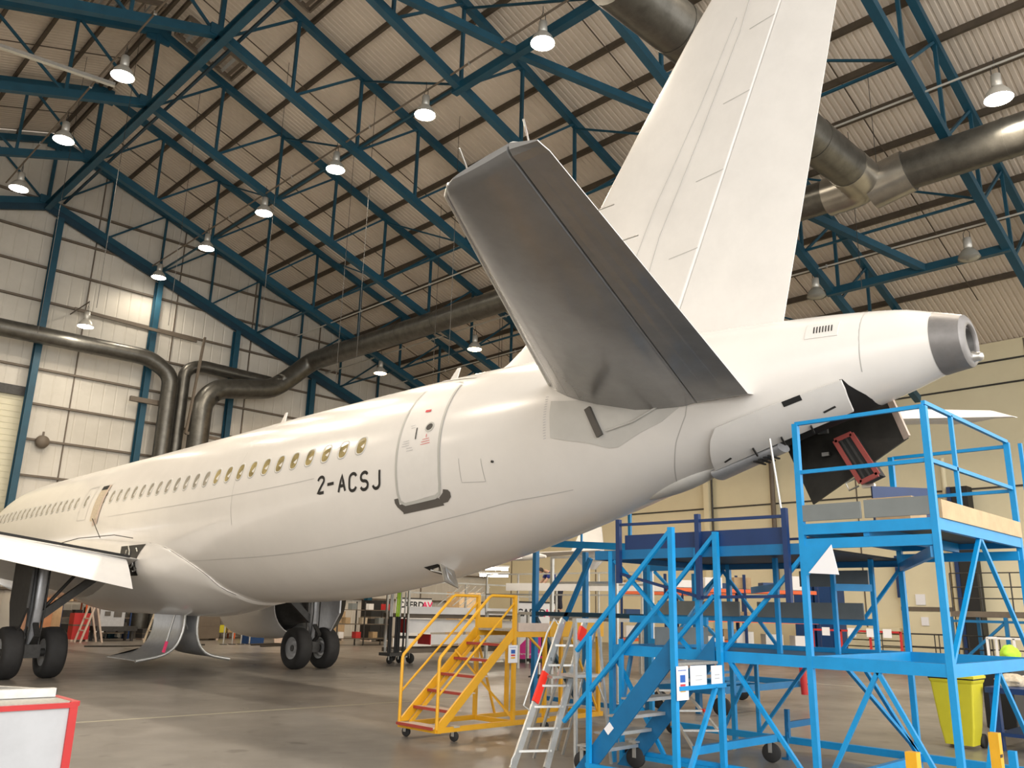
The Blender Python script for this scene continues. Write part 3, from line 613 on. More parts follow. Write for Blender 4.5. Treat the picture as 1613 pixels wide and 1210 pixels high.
# ---- aerofoil lofts
def foil(le, te, t, n=14, up_=Vector((0, 0, 1)), camber=0.0, f0=0.0, f1=1.0):
    le = Vector(le); te = Vector(te); ch = te-le; L = ch.length; d = ch/L; side_ = (up_-d*up_.dot(d)).normalized(); up_pts, lo = [], []
    for k in range(n+1):
        x = f0+(f1-f0)*(1-math.cos(math.pi*k/n))/2
        yt = 5*t*L*(0.2969*math.sqrt(max(x, 0))-0.1260*x-0.3516*x*x+0.2843*x**3-0.1036*x**4)
        yt = max(yt, 0.003); up_pts.append(le+ch*x+side_*yt); lo.append(le+ch*x-side_*yt)
    return up_pts+lo[::-1]
def two_tone(rings, parent, name, m_top, m_low, n):   # upper and lower skins share one mesh with two materials
    o = MB().loft(rings, cap=True).build(name, m_top, parent)
    o.data.materials.append(M[m_low]); return o
# fin
def finLE(z): return herm(z, [5.6, 6.05, 6.19, 6.61, 7.1, 8.59, 10.62, 11.55, 11.85, 11.95], [11.9, 11.0, 10.64, 10.0, 9.54, 8.45, 6.87, 6.09, 5.75, 5.45])
def finH(z): return 6.92-(z-5.95)*(6.92-4.85)/(10.81-5.95)
def finTE(z): return 5.18-(z-5.82)*(5.18-4.07)/(10.41-5.82)
zs = [5.5, 5.9, 6.05, 6.2, 6.4, 6.7, 7.1, 7.6, 8.3, 9, 9.8, 10.6, 11.2, 11.6, 11.85, 11.95]
rings = []
for z in zs:
    tw = 0.20*(1-(z-5.5)/6.45*0.55)
    if z > 11.8: tw *= 0.5
    le, hg = finLE(z), finH(z); L = le-hg; R_ = []
    lep = min(1.0, 1.0)
    for k in range(13):
        x = (1-math.cos(math.pi*k/12))/2; R_.append(V(XA-tw*min(1, (x*L/1.6))**0.55 if x > 0 else XA, le-x*L, z))
    rings.append(R_+[V(2*XA-p.x, p.y, p.z) for p in R_[::-1][:-1]])
fin = MB().loft(rings, cap=True).build('fin', 'paint2', PL)
rings = []
for z in [5.76, 5.9]+zs[2:]:
    tw = 0.185*(1-(z-5.5)/6.45*0.55)*(0.5 if z > 11.8 else 1); hg, te = finH(z)-0.03, finTE(z); L = hg-te
    if z < 5.95: te = te
    R_ = [V(XA-tw*(1-x)-0.006, hg-x*L, z) for x in (0, .25, .5, .75, 1)]
    rings.append(R_+[V(2*XA-p.x, p.y, p.z) for p in R_[::-1]])
MB().loft(rings, smooth=False, cap=True).build('rudder', 'paint2', PL)
def on_fin(pts, wd, nm='fin_panel_seam'):
    mb = MB()
    for (y1, z1), (y2, z2) in zip(pts[:-1], pts[1:]):
        n = 8
        for k in range(n):
            def P(q):
                y = y1+(y2-y1)*q; z = z1+(z2-z1)*q; tw = 0.20*(1-(z-5.5)/6.45*0.55); L = finLE(z)-finH(z); x = (finLE(z)-y)/L
                return V(XA-tw*min(1, max(x*L, 0.01)/1.6)**0.55-0.004, y, z)
            mb.bar(P(k/n), P((k+1)/n), wd, 0.006, (1, 0, 0))
    mb.build(nm, 'panel_line', fin)
on_fin([(7.55, 6.4), (7.1, 7.6), (6.35, 9.0), (5.55, 10.6), (5.3, 11.3)], 0.012); on_fin([(8.0, 6.5), (7.2, 8.1), (6.3, 9.6), (5.6, 10.9)], 0.008)
for z in (7.2, 8.35, 9.5, 10.6): on_fin([(finH(z)+0.02, z), (finH(z)+0.55-0.03*(z-7), z-0.04)], 0.010)
# tailplane
def htp(sgn, m_low, m_top, sidename):
    X = lambda wd: XA-sgn*wd
    st = [(0.2, 9.05, 6.25, 5.32, 4.80, 5.42, 4.72), (1.0, 8.62, 6.02, 5.22, 4.72, 5.23, 4.56), (6.05, 5.28, 4.40, 5.39, 5.43, 4.03, 5.34), (6.16, 5.16, 4.36, 5.385, 5.43, 4.01, 5.34), (6.22, 5.0, 4.34, 5.385, 5.42, 4.0, 5.345)]
    rings = []; er = []
    for i, (wd, yl, yh, zl, zh, yt, zt) in enumerate(st):
        tk = 0.17 if i < 2 else (0.075 if i < 4 else 0.03); R_ = []
        for k in range(13):
            x = (1-math.cos(math.pi*k/12))/2; th_ = tk*(math.sqrt(x)*1.6-0.75*x*x) if x < 1 else tk*0.82
            th_ = tk*min(1.0, 1.9*math.sqrt(x)-0.9*x) if x < .6 else tk*(1-0.25*(x-.6))
            R_.append((x, th_))
        pt = lambda x, o: V(X(wd), yl+(yh-yl)*x, zl+(zh-zl)*x+o)
        lowf = lambda x: 1+(1.15 if i < 2 else 0)*math.sin(math.pi*min(1, x)**0.62)**0.7 if 0 < x < .98 else 1.0
        rings.append([pt(x, t) for x, t in R_]+[pt(x, -t*lowf(x)) for x, t in R_[::-1][:-1]])
        t1 = R_[-1][1]*0.93; ep = lambda x, o: V(X(wd), yh-0.025+(yt-yh+.025)*x, zh+(zt-zh)*x+o)
        er.append([ep(x, t1*(1-x)+0.005) for x in (0, .33, .66, 1)]+[ep(x, -t1*(1-x)-0.005) for x in (1, .66, .33, 0)])
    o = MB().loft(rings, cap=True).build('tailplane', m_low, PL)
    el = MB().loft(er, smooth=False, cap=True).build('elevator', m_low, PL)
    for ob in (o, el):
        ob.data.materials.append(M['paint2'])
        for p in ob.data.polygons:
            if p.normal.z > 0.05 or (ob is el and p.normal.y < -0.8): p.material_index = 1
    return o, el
hl, ell = htp(1, 'htp', 'paint2', 'port'); hr, elr = htp(-1, 'paint2', 'paint2', 'starboard')  # starboard underside coloured white to stand in for glancing daylight on grey paint
# bright leading edge strip and tip static wicks
mb = MB(); mb.tube([V(XA-1.0, 8.62, 5.22), V(XA-6.05, 5.28, 5.39), V(XA-6.18, 5.10, 5.39)], [0.035, 0.022, 0.015], 10); mb.build('leading_edge', 'alu', hl)
mb = MB(); mb.tube([V(4.2, 4.85, 5.42), V(4.05, 4.8, 5.55)], 0.008, 6); mb.build('static_wick', 'bare', hl)
mb = MB(); mb.tube([V(4.19, 4.12, 5.38), V(4.05, 4.05, 5.5)], 0.008, 6); mb.build('static_wick', 'bare', ell)
for wd in (5.2, 4.7): 
    f = (wd-1)/5.05; y = 5.23+(4.03-5.23)*f; z = 4.56+(5.34-4.56)*f; MB().tube([V(XA-wd, y, z), V(XA-wd+0.02, y-0.16, z+0.01)], 0.006, 6).build('static_wick', 'bare', ell)
# ---- wings
def wing(sgn):
    X = lambda wd: XA-sgn*wd
    st = [(1.2, 28.8, 21.5, 2.30, 2.72, 0.155), (1.9, 28.3, 21.5, 2.40, 2.80, 0.145), (6.4, 26.0, 21.5, 2.95, 3.28, 0.12), (11.0, 23.9, 21.1, 3.5, 3.72, 0.11), (15.3, 22.35, 20.95, 4.05, 4.12, 0.10)]
    o = MB().loft([foil((X(a), b, d), (X(a), c, e), t) for a, b, c, d, e, t in st], cap=True).build('wing', 'paint2', PL)
    # drooped flap with its sub panels
    for (a, b, nm) in ((2.25, 6.3, 'inboard_flap'), (6.5, 12.0, 'outboard_flap')):
        za = 2.78+(a-2.2)*0.155; zb2 = 2.78+(b-2.2)*0.155; ca, cb = 0.98, 0.80
        fl = MB().loft([foil((X(w_), 21.62, zz), (X(w_), 21.62-cc_*0.72, zz-cc_*0.72), 0.12, 8) for w_, zz, cc_ in ((a, za, ca), (b, zb2, cb))], cap=True, smooth=False).build(nm, 'white', o)
    mb = MB(); mb.bar(V(X(2.2), 21.5, 2.86), V(X(12), 21.35, 4.02), 0.03, 0.06); mb.build('trailing_edge_gap', 'black', o)
    # flap track fairings
    for w_ in (6.45, 8.9, 11.2):
        zt = 2.75+(w_-2.2)*0.135; mb = MB(); rings = []
        for k in range(11):
            q = k/10; r = 0.20*(math.sin(math.pi*min(.97, max(.03, q)))**0.7); Y = 23.6-3.6*q
            rings.append([V(X(w_)+r*0.8*math.cos(2*math.pi*j/14), Y, zt-0.16-0.28*max(0, q-.3)+r*1.2*math.sin(2*math.pi*j/14)) for j in range(14)])
        mb.loft(rings, cap=True); mb.build('flap_track_fairing', 'paint2', o)
    # wingtip fence
    mb = MB(); mb.prism([(X(15.3), 22.4, 4.1), (X(15.34), 21.9, 4.95), (X(15.34), 20.9, 5.0), (X(15.3), 20.75, 4.1), (X(15.34), 20.75, 3.75), (X(15.34), 21.2, 3.38), (X(15.34), 21.75, 3.42)], (0.05*sgn, 0, 0)); mb.build('wingtip_fence', 'white', o)
    return o
wing(1); wing(-1)
# wing to body fairing
FEY = [18.55, 18.8, 18.9, 19.2, 19.76, 20.39, 21.2, 22.5, 25, 31.5]; FET = [156, 146, 137, 129.5, 121, 114.3, 110.4, 108.5, 104, 100]
def fair_off(Y, t):
    sm = lambda v: v*v*(3-2*v); q = min(1, max(0, (Y-17.9)/3.4)); q2 = min(1, max(0, (31.5-Y)/4.5)); tt = herm(Y, FEY, FET)
    u_ = (t-tt)/(360-2*tt); e = min(1, max(0, min(u_, 1-u_))/0.14)
    return 0.02+0.36*sm(q)*sm(q2)*(0.12+0.88*math.sin(math.pi/2*e))
rings = []
for k in range(46):
    Y = 18.55+(k/45)**1.35*(31.5-18.55); tt = herm(Y, FEY, FET); R_ = []
    for j in range(61):
        t = tt+(360-2*tt)*j/60; R_.append(surf(Y, t, fair_off(Y, t)))
    rings.append([surf(Y, tt, -0.02)]+R_+[surf(Y, 360-tt, -0.02)])
rings = [[surf(18.5, 156+204*0*0+(360-312)*j/62, -0.02) for j in range(63)]]+rings
bf = MB().loft(rings, closed=False).build('belly_fairing', 'paint', PL, fixn=False)
mb = MB(); mb.tube([surf(herm(q, list(range(7)), FEY[:7]), herm(q, list(range(7)), FET[:7]), 0.03) for q in [k*.5 for k in range(13)]], 0.006, 6); mb.build('fairing_edge_seal', 'sill', bf)
cvr = [[surf(yy, tt, fair_off(yy, tt)+0.012) for yy in (22.75-(tt-110)*.015, 22.2, 21.7, 21.28+(tt-110)*.045)] for tt in (110.5, 115, 120, 125, 128)]
cv = MB().loft(cvr, closed=False).build('flap_drive_cavity', 'darkmetal', bf, fixn=False)
random.seed(3); mb = MB()
for k in range(16): 
    yy_, tt_ = random.uniform(21.7, 22.6), random.uniform(112, 127); a = surf(yy_, tt_, fair_off(yy_, tt_)+.03); mb.tube([a, a+V(random.uniform(-.03, .03), random.uniform(-.2, .2), random.uniform(-.2, .2))], 0.018, 6)
mb.build('drive_pipes', 'bare', cv)
MB().tube([V(7.9, 22.9, 3.35), V(8.2, 24.2, 3.7), V(8.38, 25.1, 4.0)], 0.012, 6).build('hanging_cable', 'rubberhose', PL)
MB().tube([V(8.15, 21.4, 3.30), V(8.1, 22.5, 3.42), V(7.9, 24.5, 3.4), V(7.6, 26.0, 3.2)], 0.012, 6).build('cable_along_wing_root', 'rubberhose', PL)
# engines
def engine(sgn, opened):
    x = XA-sgn*5.75; z = 1.82
    e = MB().lathe([(0.98, 4.2), (1.08, 4.35), (1.16, 4.15), (1.22, 3.2), (1.20, 1.8), (1.06, 0.3), (1.02, 0.3), (1.0, 1.0), (0.92, 3.5), (0.95, 4.2)], (x, 26.2, z), (0, 1, 0), 40).build('engine_nacelle', 'paint2', PL)
    MB().lathe([(0.0, -0.2), (0.25, 0.1), (0.62, 0.3), (0.72, 1.2), (0.9, 1.6), (0, 1.65)], (x, 26.0, z), (0, 1, 0), 32).build('engine_core', 'darkmetal', e)
    MB().lathe([(0.0, 3.6), (0.95, 3.6), (0.95, 3.55), (0.0, 3.5)], (x, 26.2, z), (0, 1, 0), 32).build('fan_disc', 'black', e)
    MB().prism([(x-0.12, 29.8, 2.7), (x-0.12, 26.3, 2.3), (x-0.12, 24.2, 3.1), (x-0.12, 27.0, 3.25)], (0.24, 0, 0)).build('pylon', 'paint2', e)
    if opened: # cowl half propped open showing the dark inside
        R1 = [[V(x+1.15*math.cos(a)+0.75, 26.6+yy, z+0.15+1.25*math.sin(a)) for a in [math.radians(-75+120*k/14) for k in range(15)]] for yy in (0, 1, 2, 2.9)]
        MB().loft(R1, closed=False).build('open_cowl', 'doorin', e, fixn=False)
engine(1, False); engine(-1, True)
# landing gear
def wheel(c, w_, r, parent, sgn=1):
    t_ = MB().lathe([(r*0.52, -w_/2*0.8), (r*0.62, -w_/2), (r*0.90, -w_/2), (r*0.98, -w_/2*0.72), (r, -w_/2*0.4), (r, w_/2*0.4), (r*0.98, w_/2*0.72), (r*0.90, w_/2), (r*0.62, w_/2), (r*0.52, w_/2*0.8)], c, (1, 0, 0), 40).build('tyre', 'rubber', parent)
    MB().lathe([(0.0, -w_/2*0.62), (r*0.16, -w_/2*0.62), (r*0.2, -w_/2*0.4), (r*0.42, -w_/2*0.42), (r*0.53, -w_/2*0.86), (r*0.53, w_/2*0.86), (r*0.42, w_/2*0.42), (0, w_/2*0.4)], c, (1, 0, 0), 28).build('wheel_hub', 'steelgrey', parent)
    return t_
def main_gear(sgn):
    x = XA-sgn*3.795; Y = 22.59; g = MB()
    g.lathe([(0.10, 0.55), (0.10, 1.15), (0.135, 1.2), (0.15, 1.9), (0.16, 2.9), (0.12, 3.0)], (x, Y, 0), (0.0, 0, 1), 24)
    g = g.build('main_gear_strut', 'steelgrey', PL)
    MB().tube([V(x-0.62, Y, 0.585), V(x+0.62, Y, 0.585)], 0.09, 16).build('axle', 'darkmetal', g)
    for s_ in (-1, 1): wheel((x+s_*0.4635, Y, 0.585), 0.43, 0.585, g)
    mb = MB(); mb.bar((x+sgn*0.05, Y, 1.35), (x+sgn*1.55, Y+0.05, 2.6), 0.13, 0.18); mb.tube([V(x+sgn*0.2, Y+0.1, 1.6), V(x+sgn*0.9, Y+0.2, 2.5)], 0.04); mb.build('side_stay', 'darkmetal', g)
    mb = MB(); mb.bar((x, Y-0.12, 0.75), (x, Y-0.42, 0.98), 0.12, 0.05); mb.bar((x, Y-0.42, 0.98), (x, Y-0.14, 1.25), 0.12, 0.05); mb.build('torque_link', 'darkmetal', g)
    mb = MB()
    for k in range(7):
        a = random.uniform(0, 6.28); mb.tube([V(x+0.17*math.cos(a), Y+0.17*math.sin(a)-0.05, 0.7), V(x+0.19*math.cos(a+.4), Y+0.19*math.sin(a+.4), 1.6), V(x+0.17*math.cos(a+.2), Y+0.17*math.sin(a), 2.6)], 0.018, 6)
    mb.box((x, Y-0.05, 0.62), (0.36, 0.34, 0.30)); mb.build('hydraulic_lines', 'darkmetal', g)
    mb = MB(); xo = x-sgn*0.42; mb.prism([(xo, Y-0.75, 2.75), (xo, Y+0.65, 2.75), (xo, Y+0.62, 1.7), (xo, Y+0.25, 1.05), (xo, Y-0.30, 1.05), (xo, Y-0.75, 1.6)], (0.05, 0, 0)); mb.build('leg_door', 'steelgrey' if sgn < 0 else 'darkmetal', g)  # port leg door takes dark metal, its shade put into the colour
    mb = MB(); mb.box((x, Y+0.2, 2.78), (1.9, 2.0, 0.12)); mb.build('gear_bay', 'black', g)
main_gear(1); main_gear(-1)
g = MB().lathe([(0.07, 0.4), (0.07, 0.9), (0.10, 0.95), (0.11, 2.1)], (XA, 35.2, 0), (0, 0, 1), 20).build('nose_gear_strut', 'steelgrey', PL)
for s_ in (-1, 1): wheel((XA+s_*0.25, 35.2, 0.38), 0.22, 0.38, g)
# two curved main gear bay doors hanging under the belly
for sgn, nm in ((1, 'port_bay_door'), (-1, 'starboard_bay_door')):
    ctl = [(10.42, 1.72), (10.43, 1.2), (10.30, .72), (9.95, .44), (9.25, .30)] if sgn > 0 else [(10.80, 1.72), (10.80, 1.15), (10.92, .70), (11.25, .42), (11.85, .30)]
    prof = [(herm(q/3, [0, 1, 2, 3, 4], [c[0] for c in ctl]), herm(q/3, [0, 1, 2, 3, 4], [c[1] for c in ctl])) for q in range(13)]
    ya, yb = 23.0, 25.0
    nx = 0.05*sgn
    o1 = [[V(px, yy, pz) for px, pz in prof]+[V(px+nx, yy, pz+0.02) for px, pz in prof[::-1]] for yy in (ya, (ya+yb)/2, yb)]
    bd = MB().loft(o1, cap=True).build(nm, 'steelgrey', PL)
    mb = MB(); mb.tube([V(px, ya-0.01, pz) for px, pz in prof], 0.045, 8); mb.build('door_edge', 'alu', bd)
    mb = MB(); mb.tube([V(XA, ya+.4, 1.75), V(prof[7][0]-0*sgn, ya+.5, prof[7][1]+.1)], 0.03); mb.build('door_jack', 'alu', bd)
MB().prism([(XA-0.42, 22.9, 0.50), (XA-0.36, 22.9, 0.78), (XA-0.44, 22.9, 0.80), (XA-0.50, 22.9, 0.52)], (0, 0.02, 0)).build('safety_streamer', 'pinkred', PL)
# ------------------------------------------------------------------ blue tail docking platform
F, B = 9.07, 11.85; N0, N1, N2 = 3.04, 4.47, 7.2; MZ, DZ, UZ = 1.36, 2.62, 2.84
D = thing('docking_platform', 'tall bright blue steel docking platform with railed top deck under the tail cone', 'platform', (F, N0, 0))
def part(name, fn, m_='blue', parent=D):
    mb = MB(); fn(mb); return mb.build(name, m_, parent)
def bars(name, lst, wd, m_='blue', parent=D, h=None): return [part(name, lambda mb, a=a, b=b: mb.bar(a, b, wd, h), m_, parent) for a, b in lst]
bars('post', [((F, N0, 0), (F, N0, 4.0)), ((F, N1, 0), (F, N1, 4.0)), ((B, N1, 0), (B, N1, 4.0)), ((B+0.08, N0, 0), (B+0.08, N0, 4.05)),
      ((F, N2, 0), (F, N2, DZ)), ((B, N2-.1, 0), (B, N2-.1, DZ)), ((B, 8.6, 0), (B, 8.6, DZ)), ((F, 5.86, MZ), (F, 5.86, DZ))], 0.065)
bars('upper_stud', [((11.14, 5.1, MZ), (11.14, 5.1, 2.6)), ((11.43, 4.7, MZ), (11.43, 4.7, 2.6)), ((10.55, 5.61, MZ), (10.55, 5.61, 2.58)), ((B, 6.3, MZ), (B, 6.3, 2.6))], 0.055)
# decks and ring beams
part('top_deck', lambda mb: mb.mm((F, N0, UZ-0.05), (B+.08, N1, UZ-0.01)), 'darkmetal')
bars('top_deck_beam', [((F, N0, UZ-.06), (F, N1, UZ-.06)), ((F, N0, UZ-.06), (B+.08, N0, UZ-.06)), ((B+.08, N0, UZ-.06), (B+.08, N1, UZ-.06)), ((F, N1, UZ-.06), (B, N1, UZ-.06)), ((F, 3.75, UZ-.1), (B, 3.75, UZ-.1))], 0.06, h=0.12)
bars('under_beam', [((F, N0, 2.62), (F, N1, 2.62)), ((B, N0, 2.62), (B, N1, 2.62)), ((F, N0+.05, 2.5), (B, N1, 2.5))], 0.05, h=0.11)
part('lower_deck', lambda mb: mb.mm((F, N1+.04, DZ-0.03), (B, 7.46, DZ)), 'darkmetal')
bars('lower_deck_beam', [((F, N1, DZ-.05), (F, 7.46, DZ-.05)), ((B, N1, DZ-.05), (B, 8.7, DZ-.05)), ((F, 7.46, DZ-.05), (B, 7.46, DZ-.05))], 0.06, 'blue2', h=0.12)
bars('mid_beam', [((F, N0, MZ), (F, N2, MZ)), ((F, N0, MZ), (B+.05, N0, MZ)), ((B, N0, MZ), (B, 8.6, MZ)), ((F, N1, MZ), (B, N1, MZ)), ((F, N2, MZ), (B, N2, MZ))], 0.056, h=0.125)
part('mid_floor', lambda mb: mb.mm((F+.04, N1+.04, MZ-0.03), (B-.04, N2, MZ+.0)), 'blue2')
bars('base_beam', [((B, N0-.1, .14), (B, 8.4, .14)), ((F, 4.47, .14), (F, 7.0, .14)), ((F, 5.98, .28), (10.75, 5.86, .30)), ((F, N1, .12), (B, N1, .12))], 0.07, h=0.09)
bars('brace', [((F, 5.5, MZ), (F, 4.5, .06)), ((F, 3.75, MZ-.05), (F, 4.4, .10)), ((F, 3.75, MZ-.05), (F, 3.08, .06)), ((10.3, N1, MZ), (B, N1, .15)), ((9.8, N1, MZ), (B, N1, .2)), ((B, 5.9, MZ-.2), (B, 6.7, .18)),
      ((10.4, N0, 2.74), (9.12, N0, MZ+.05)), ((10.4, N0, 2.74), (B, N0, MZ+.02)), ((10.5, N0, MZ-.05), (9.6, N0, .06)), ((10.5, N0, MZ-.05), (11.8, N0, .1)), ((F, N1, 2.5), (F, 5.55, MZ+.05)),
      ((B, N1, 2.5), (B, 5.4, MZ)), ((F, 7.15, 2.5), (F, 5.95, MZ)), ((B, 8.5, 2.5), (B, 7.2, MZ)), ((B, 7.2, 2.5), (B, 8.5, MZ)), ((B, 7.2, 2.5), (B, 6.3, MZ)), ((9.5, 7.2, MZ), (9.1, 7.2, .15)), ((F, 7.2, MZ), (F, 6.4, .15)), ((B, 6.7, 1.25), (B, 7.3, .15)), ((10.3, 7.2, MZ), (B, 7.2, 2.5))], 0.043)
part('stud', lambda mb: mb.bar((B, 6.7, .15), (B, 6.7, MZ), 0.05))
bars('shelf_beam', [((10.55, 5.61, 2.2), (B, 6.7, 2.2)), ((11.14, 5.1, 2.22), (11.43, 4.7, 2.22)), ((B, 4.9, 1.78), (B, 8.5, 1.78)), ((F+.4, 6.0, 1.75), (F+.4, 7.2, 1.75))], 0.047, h=0.09)
part('gusset_plate', lambda mb: mb.prism([(F-.035, N1-.02, 2.60), (F-.035, N1+.02, 2.28), (F-.035, N1-.06, 2.28), (F-.035, N1-.32, 2.58)], (0.02, 0, 0)))
gp = part('safety_notice', lambda mb: mb.prism([(F-.055, 4.40, 2.30), (F-.055, 4.06, 2.28), (F-.055, 4.12, 2.60)][::1], (0.012, 0, 0)), 'paper')
bars('grey_infill_panel', [((B-.05, 5.0, 1.92), (B-.05, 6.6, 1.92)), ((B-.05, 6.9, 1.92), (B-.05, 8.4, 1.92)), ((B-.05, 4.9, 2.36), (B-.05, 5.9, 2.36)), ((9.2, 6.6, 1.55), (10.4, 6.6, 1.55))], 0.03, 'greyboard', h=0.22)
# top deck rails and toe boards
bars('guard_rail', [((F, N0, 4.0), (F, N1, 4.0)), ((F, N0, 3.43), (F, N1, 3.43)), ((F, N0, 4.04), (B+.08, N0, 4.06)), ((F, N0, 3.43), (B+.08, N0, 3.46)), ((B+.08, N0, 4.0), (B+.08, N1, 4.0)), ((B+.08, N0, 3.43), (B+.08, N1, 3.43)), ((9.88, N0, 2.8), (9.88, N0, 4.04)), ((B+.3, N0-.1, 3.46), (B+.3, N0-.1, 4.06))], 0.042)
part('grey_toe_board', lambda mb: mb.mm((F-.03, 3.78, UZ+.03), (F, N1+.02, UZ+.21)), 'greyboard'); part('grey_toe_board', lambda mb: mb.mm((F-.03, N0+.02, UZ+.03), (F, 3.74, UZ+.22)), 'greyboard')
part('timber_toe_board', lambda mb: mb.mm((F+.08, N0-.05, UZ-.0), (B+.05, N0-.02, UZ+.19)), 'wood')
# lower deck navy removable rails
part('navy_toe_board', lambda mb: mb.mm((F-.03, 4.7, DZ+.01), (F, 6.95, DZ+.20)), 'navy')
bars('navy_rail', [((F-.05, 4.63, 2.94), (F-.05, 7.0, 2.96)), ((F-.05, 4.63, 2.05), (F-.05, 5.8, 2.03)), ((F-.05, 5.8, 2.03), (F-.05, 7.05, 2.33)), ((B, 4.7, 2.94), (B, 8.2, 2.94))], 0.035, 'navy')
bars('navy_rail_post', [((F-.06, 7.03, 2.2), (F-.06, 7.03, 3.03)), ((F-.06, 5.8, 2.0), (F-.06, 5.8, 3.03)), ((F-.06, 4.64, 1.98), (F-.06, 4.64, 3.03))], 0.06, 'navy')
part('lamp_pole', lambda mb: mb.tube([(F-.03, 4.68, 2.9), (F-.08, 4.76, 3.85)], 0.014), 'alu')
part('back_deck_beam', lambda mb: (mb.bar((B, 8.7, DZ+.28), (B, 11.2, DZ+.45), 0.06, 0.12), mb.bar((B, 9.0, DZ+.4), (B, 9.0, 3.6), .05), mb.bar((B, 10.1, DZ+.4), (B, 10.1, 3.3), .03)))
def castor(parent, p, r=0.12, w_=0.05, m_='darkmetal', ang=0.3):
    x, y = p; c = MB(); c.bar((x-.035, y, r), (x-.035, y, 2*r+.06), 0.012, 0.05); c.bar((x+.035, y, r), (x+.035, y, 2*r+.06), 0.012, 0.05); c.box((x, y, 2*r+.06), (0.11, 0.11, 0.02)); o = c.build('castor', 'alu', parent)
    MB().lathe([(0.0, -w_/2), (r*.9, -w_/2), (r, -w_/2*.6), (r, w_/2*.6), (r*.9, w_/2), (0, w_/2)], (x, y, r), (math.cos(ang), math.sin(ang), 0), 24).build('castor_wheel', 'rubber', o)
for p in ((10.72, 5.9), (B, 8.2), (F, 6.9)): castor(D, p)
part('levelling_jack', lambda mb: (mb.bar((11.15, 5.9, 0.02), (11.15, 5.9, 0.34), .03), mb.box((11.15, 5.9, .01), (.16, .10, .02)), mb.bar((11.18, 5.9, 0.26), (11.19, 5.9, 0.62), .055), mb.bar((11.2, 5.9, .42), (11.32, 5.9, .42), .02)), 'blue2')
part('jack_arm', lambda mb: mb.bar((11.15, 5.9, .42), (B, 5.9, .42), .05, .08), 'blue2')
# things lying on the top deck
tag(MB().prism([(10.75, 4.32, UZ+.01), (11.35, 3.82, UZ+.01), (11.35, 3.82, UZ+.62), (10.75, 4.32, UZ+.62)], (0.03, 0.03, 0)).build('navy_board', 'navy', loc=(10.8, 4.2, UZ)), 'navy blue board standing upright on the top deck of the docking platform', 'board')
mb = MB(); mb.mm((10.1, 3.65, UZ+.0), (10.62, 4.05, UZ+.34)); mb.mm((10.05, 3.6, UZ+.34), (10.68, 4.12, UZ+.37))
tag(mb.build('wooden_crate', 'wood', loc=(10.4, 3.9, UZ), bevel=.004), 'small pale plywood crate on the top deck in front of the navy board', 'crate')
# ---- stair unit with its own handrails
SX0, SX1 = 8.07, 9.0
S_ = thing('blue_staircase', 'blue steel stair unit with grey treads and white notices beside the docking platform', 'stairs', (SX0, 5.55, 0))
bars('newel_post', [((SX0, 5.55, 0), (SX0, 5.55, 2.78)), ((SX1, 5.55, 0), (SX1, 5.55, 2.80))], 0.062, 'blue', S_)
bars('lower_post', [((SX0, 6.76, 0), (SX0, 6.76, 1.55)), ((SX1, 7.0, 0), (SX1, 7.0, 1.5))], 0.05, 'blue', S_)
bars('handrail', [((SX0, 5.55, 2.75), (SX0, 6.95, 1.37)), ((SX1, 5.55, 2.78), (SX1, 7.2, 1.12)), ((SX0, 5.6, 2.05), (SX0, 7.15, 0.55)), ((SX1, 5.6, 2.05), (SX1, 7.15, 0.55))], 0.045, 'blue', S_)
for x, nm in ((SX0+.04, 'stringer'), (SX1-.04, 'stringer')): 
    part(nm, lambda mb, x=x: mb.prism([(x, 5.60, 1.60), (x, 5.60, 1.28), (x, 6.78, 0.0), (x, 7.05, 0.0)], (0.02, 0, 0)), 'blue2', S_)
for k in range(6):
    z = 1.30-0.205*k; y = 5.72+0.205*k
    if k == 0: tr = part('landing', lambda mb: mb.mm((SX0+.06, 5.55, 1.28), (SX1-.05, 5.85, 1.31)), 'grating', S_)
    else:
        tr = part('tread', lambda mb, z=z, y=y: mb.mm((SX0+.06, y-.02, z-.02), (SX1-.05, y+.2, z)), 'grating', S_)
        part('nosing', lambda mb, z=z, y=y: mb.mm((SX0+.06, y-.035, z-.035), (SX1-.05, y-.02, z+.002)), 'alu', tr)
bars('support_bar', [((SX0, 5.5, 1.05), (SX1, 5.5, 1.05)), ((SX0, 5.55, .1), (SX1, 5.55, .1)), ((8.8, 5.5, 1.03), (8.2, 5.5, .15)), ((SX0, 5.55, .12), (SX0, 6.8, .12)), ((SX1, 5.55, .12), (SX1, 7.0, .12))], 0.045, 'blue', S_)
part('stringer_label', lambda mb: mb.prism([(SX0+.035, 6.42, .55), (SX0+.035, 6.50, .47), (SX0+.035, 6.56, .53), (SX0+.035, 6.48, .61)], (-0.006, 0, 0)), 'paper', S_)
castor(S_, (8.95, 6.75)); castor(S_, (8.2, 6.95))
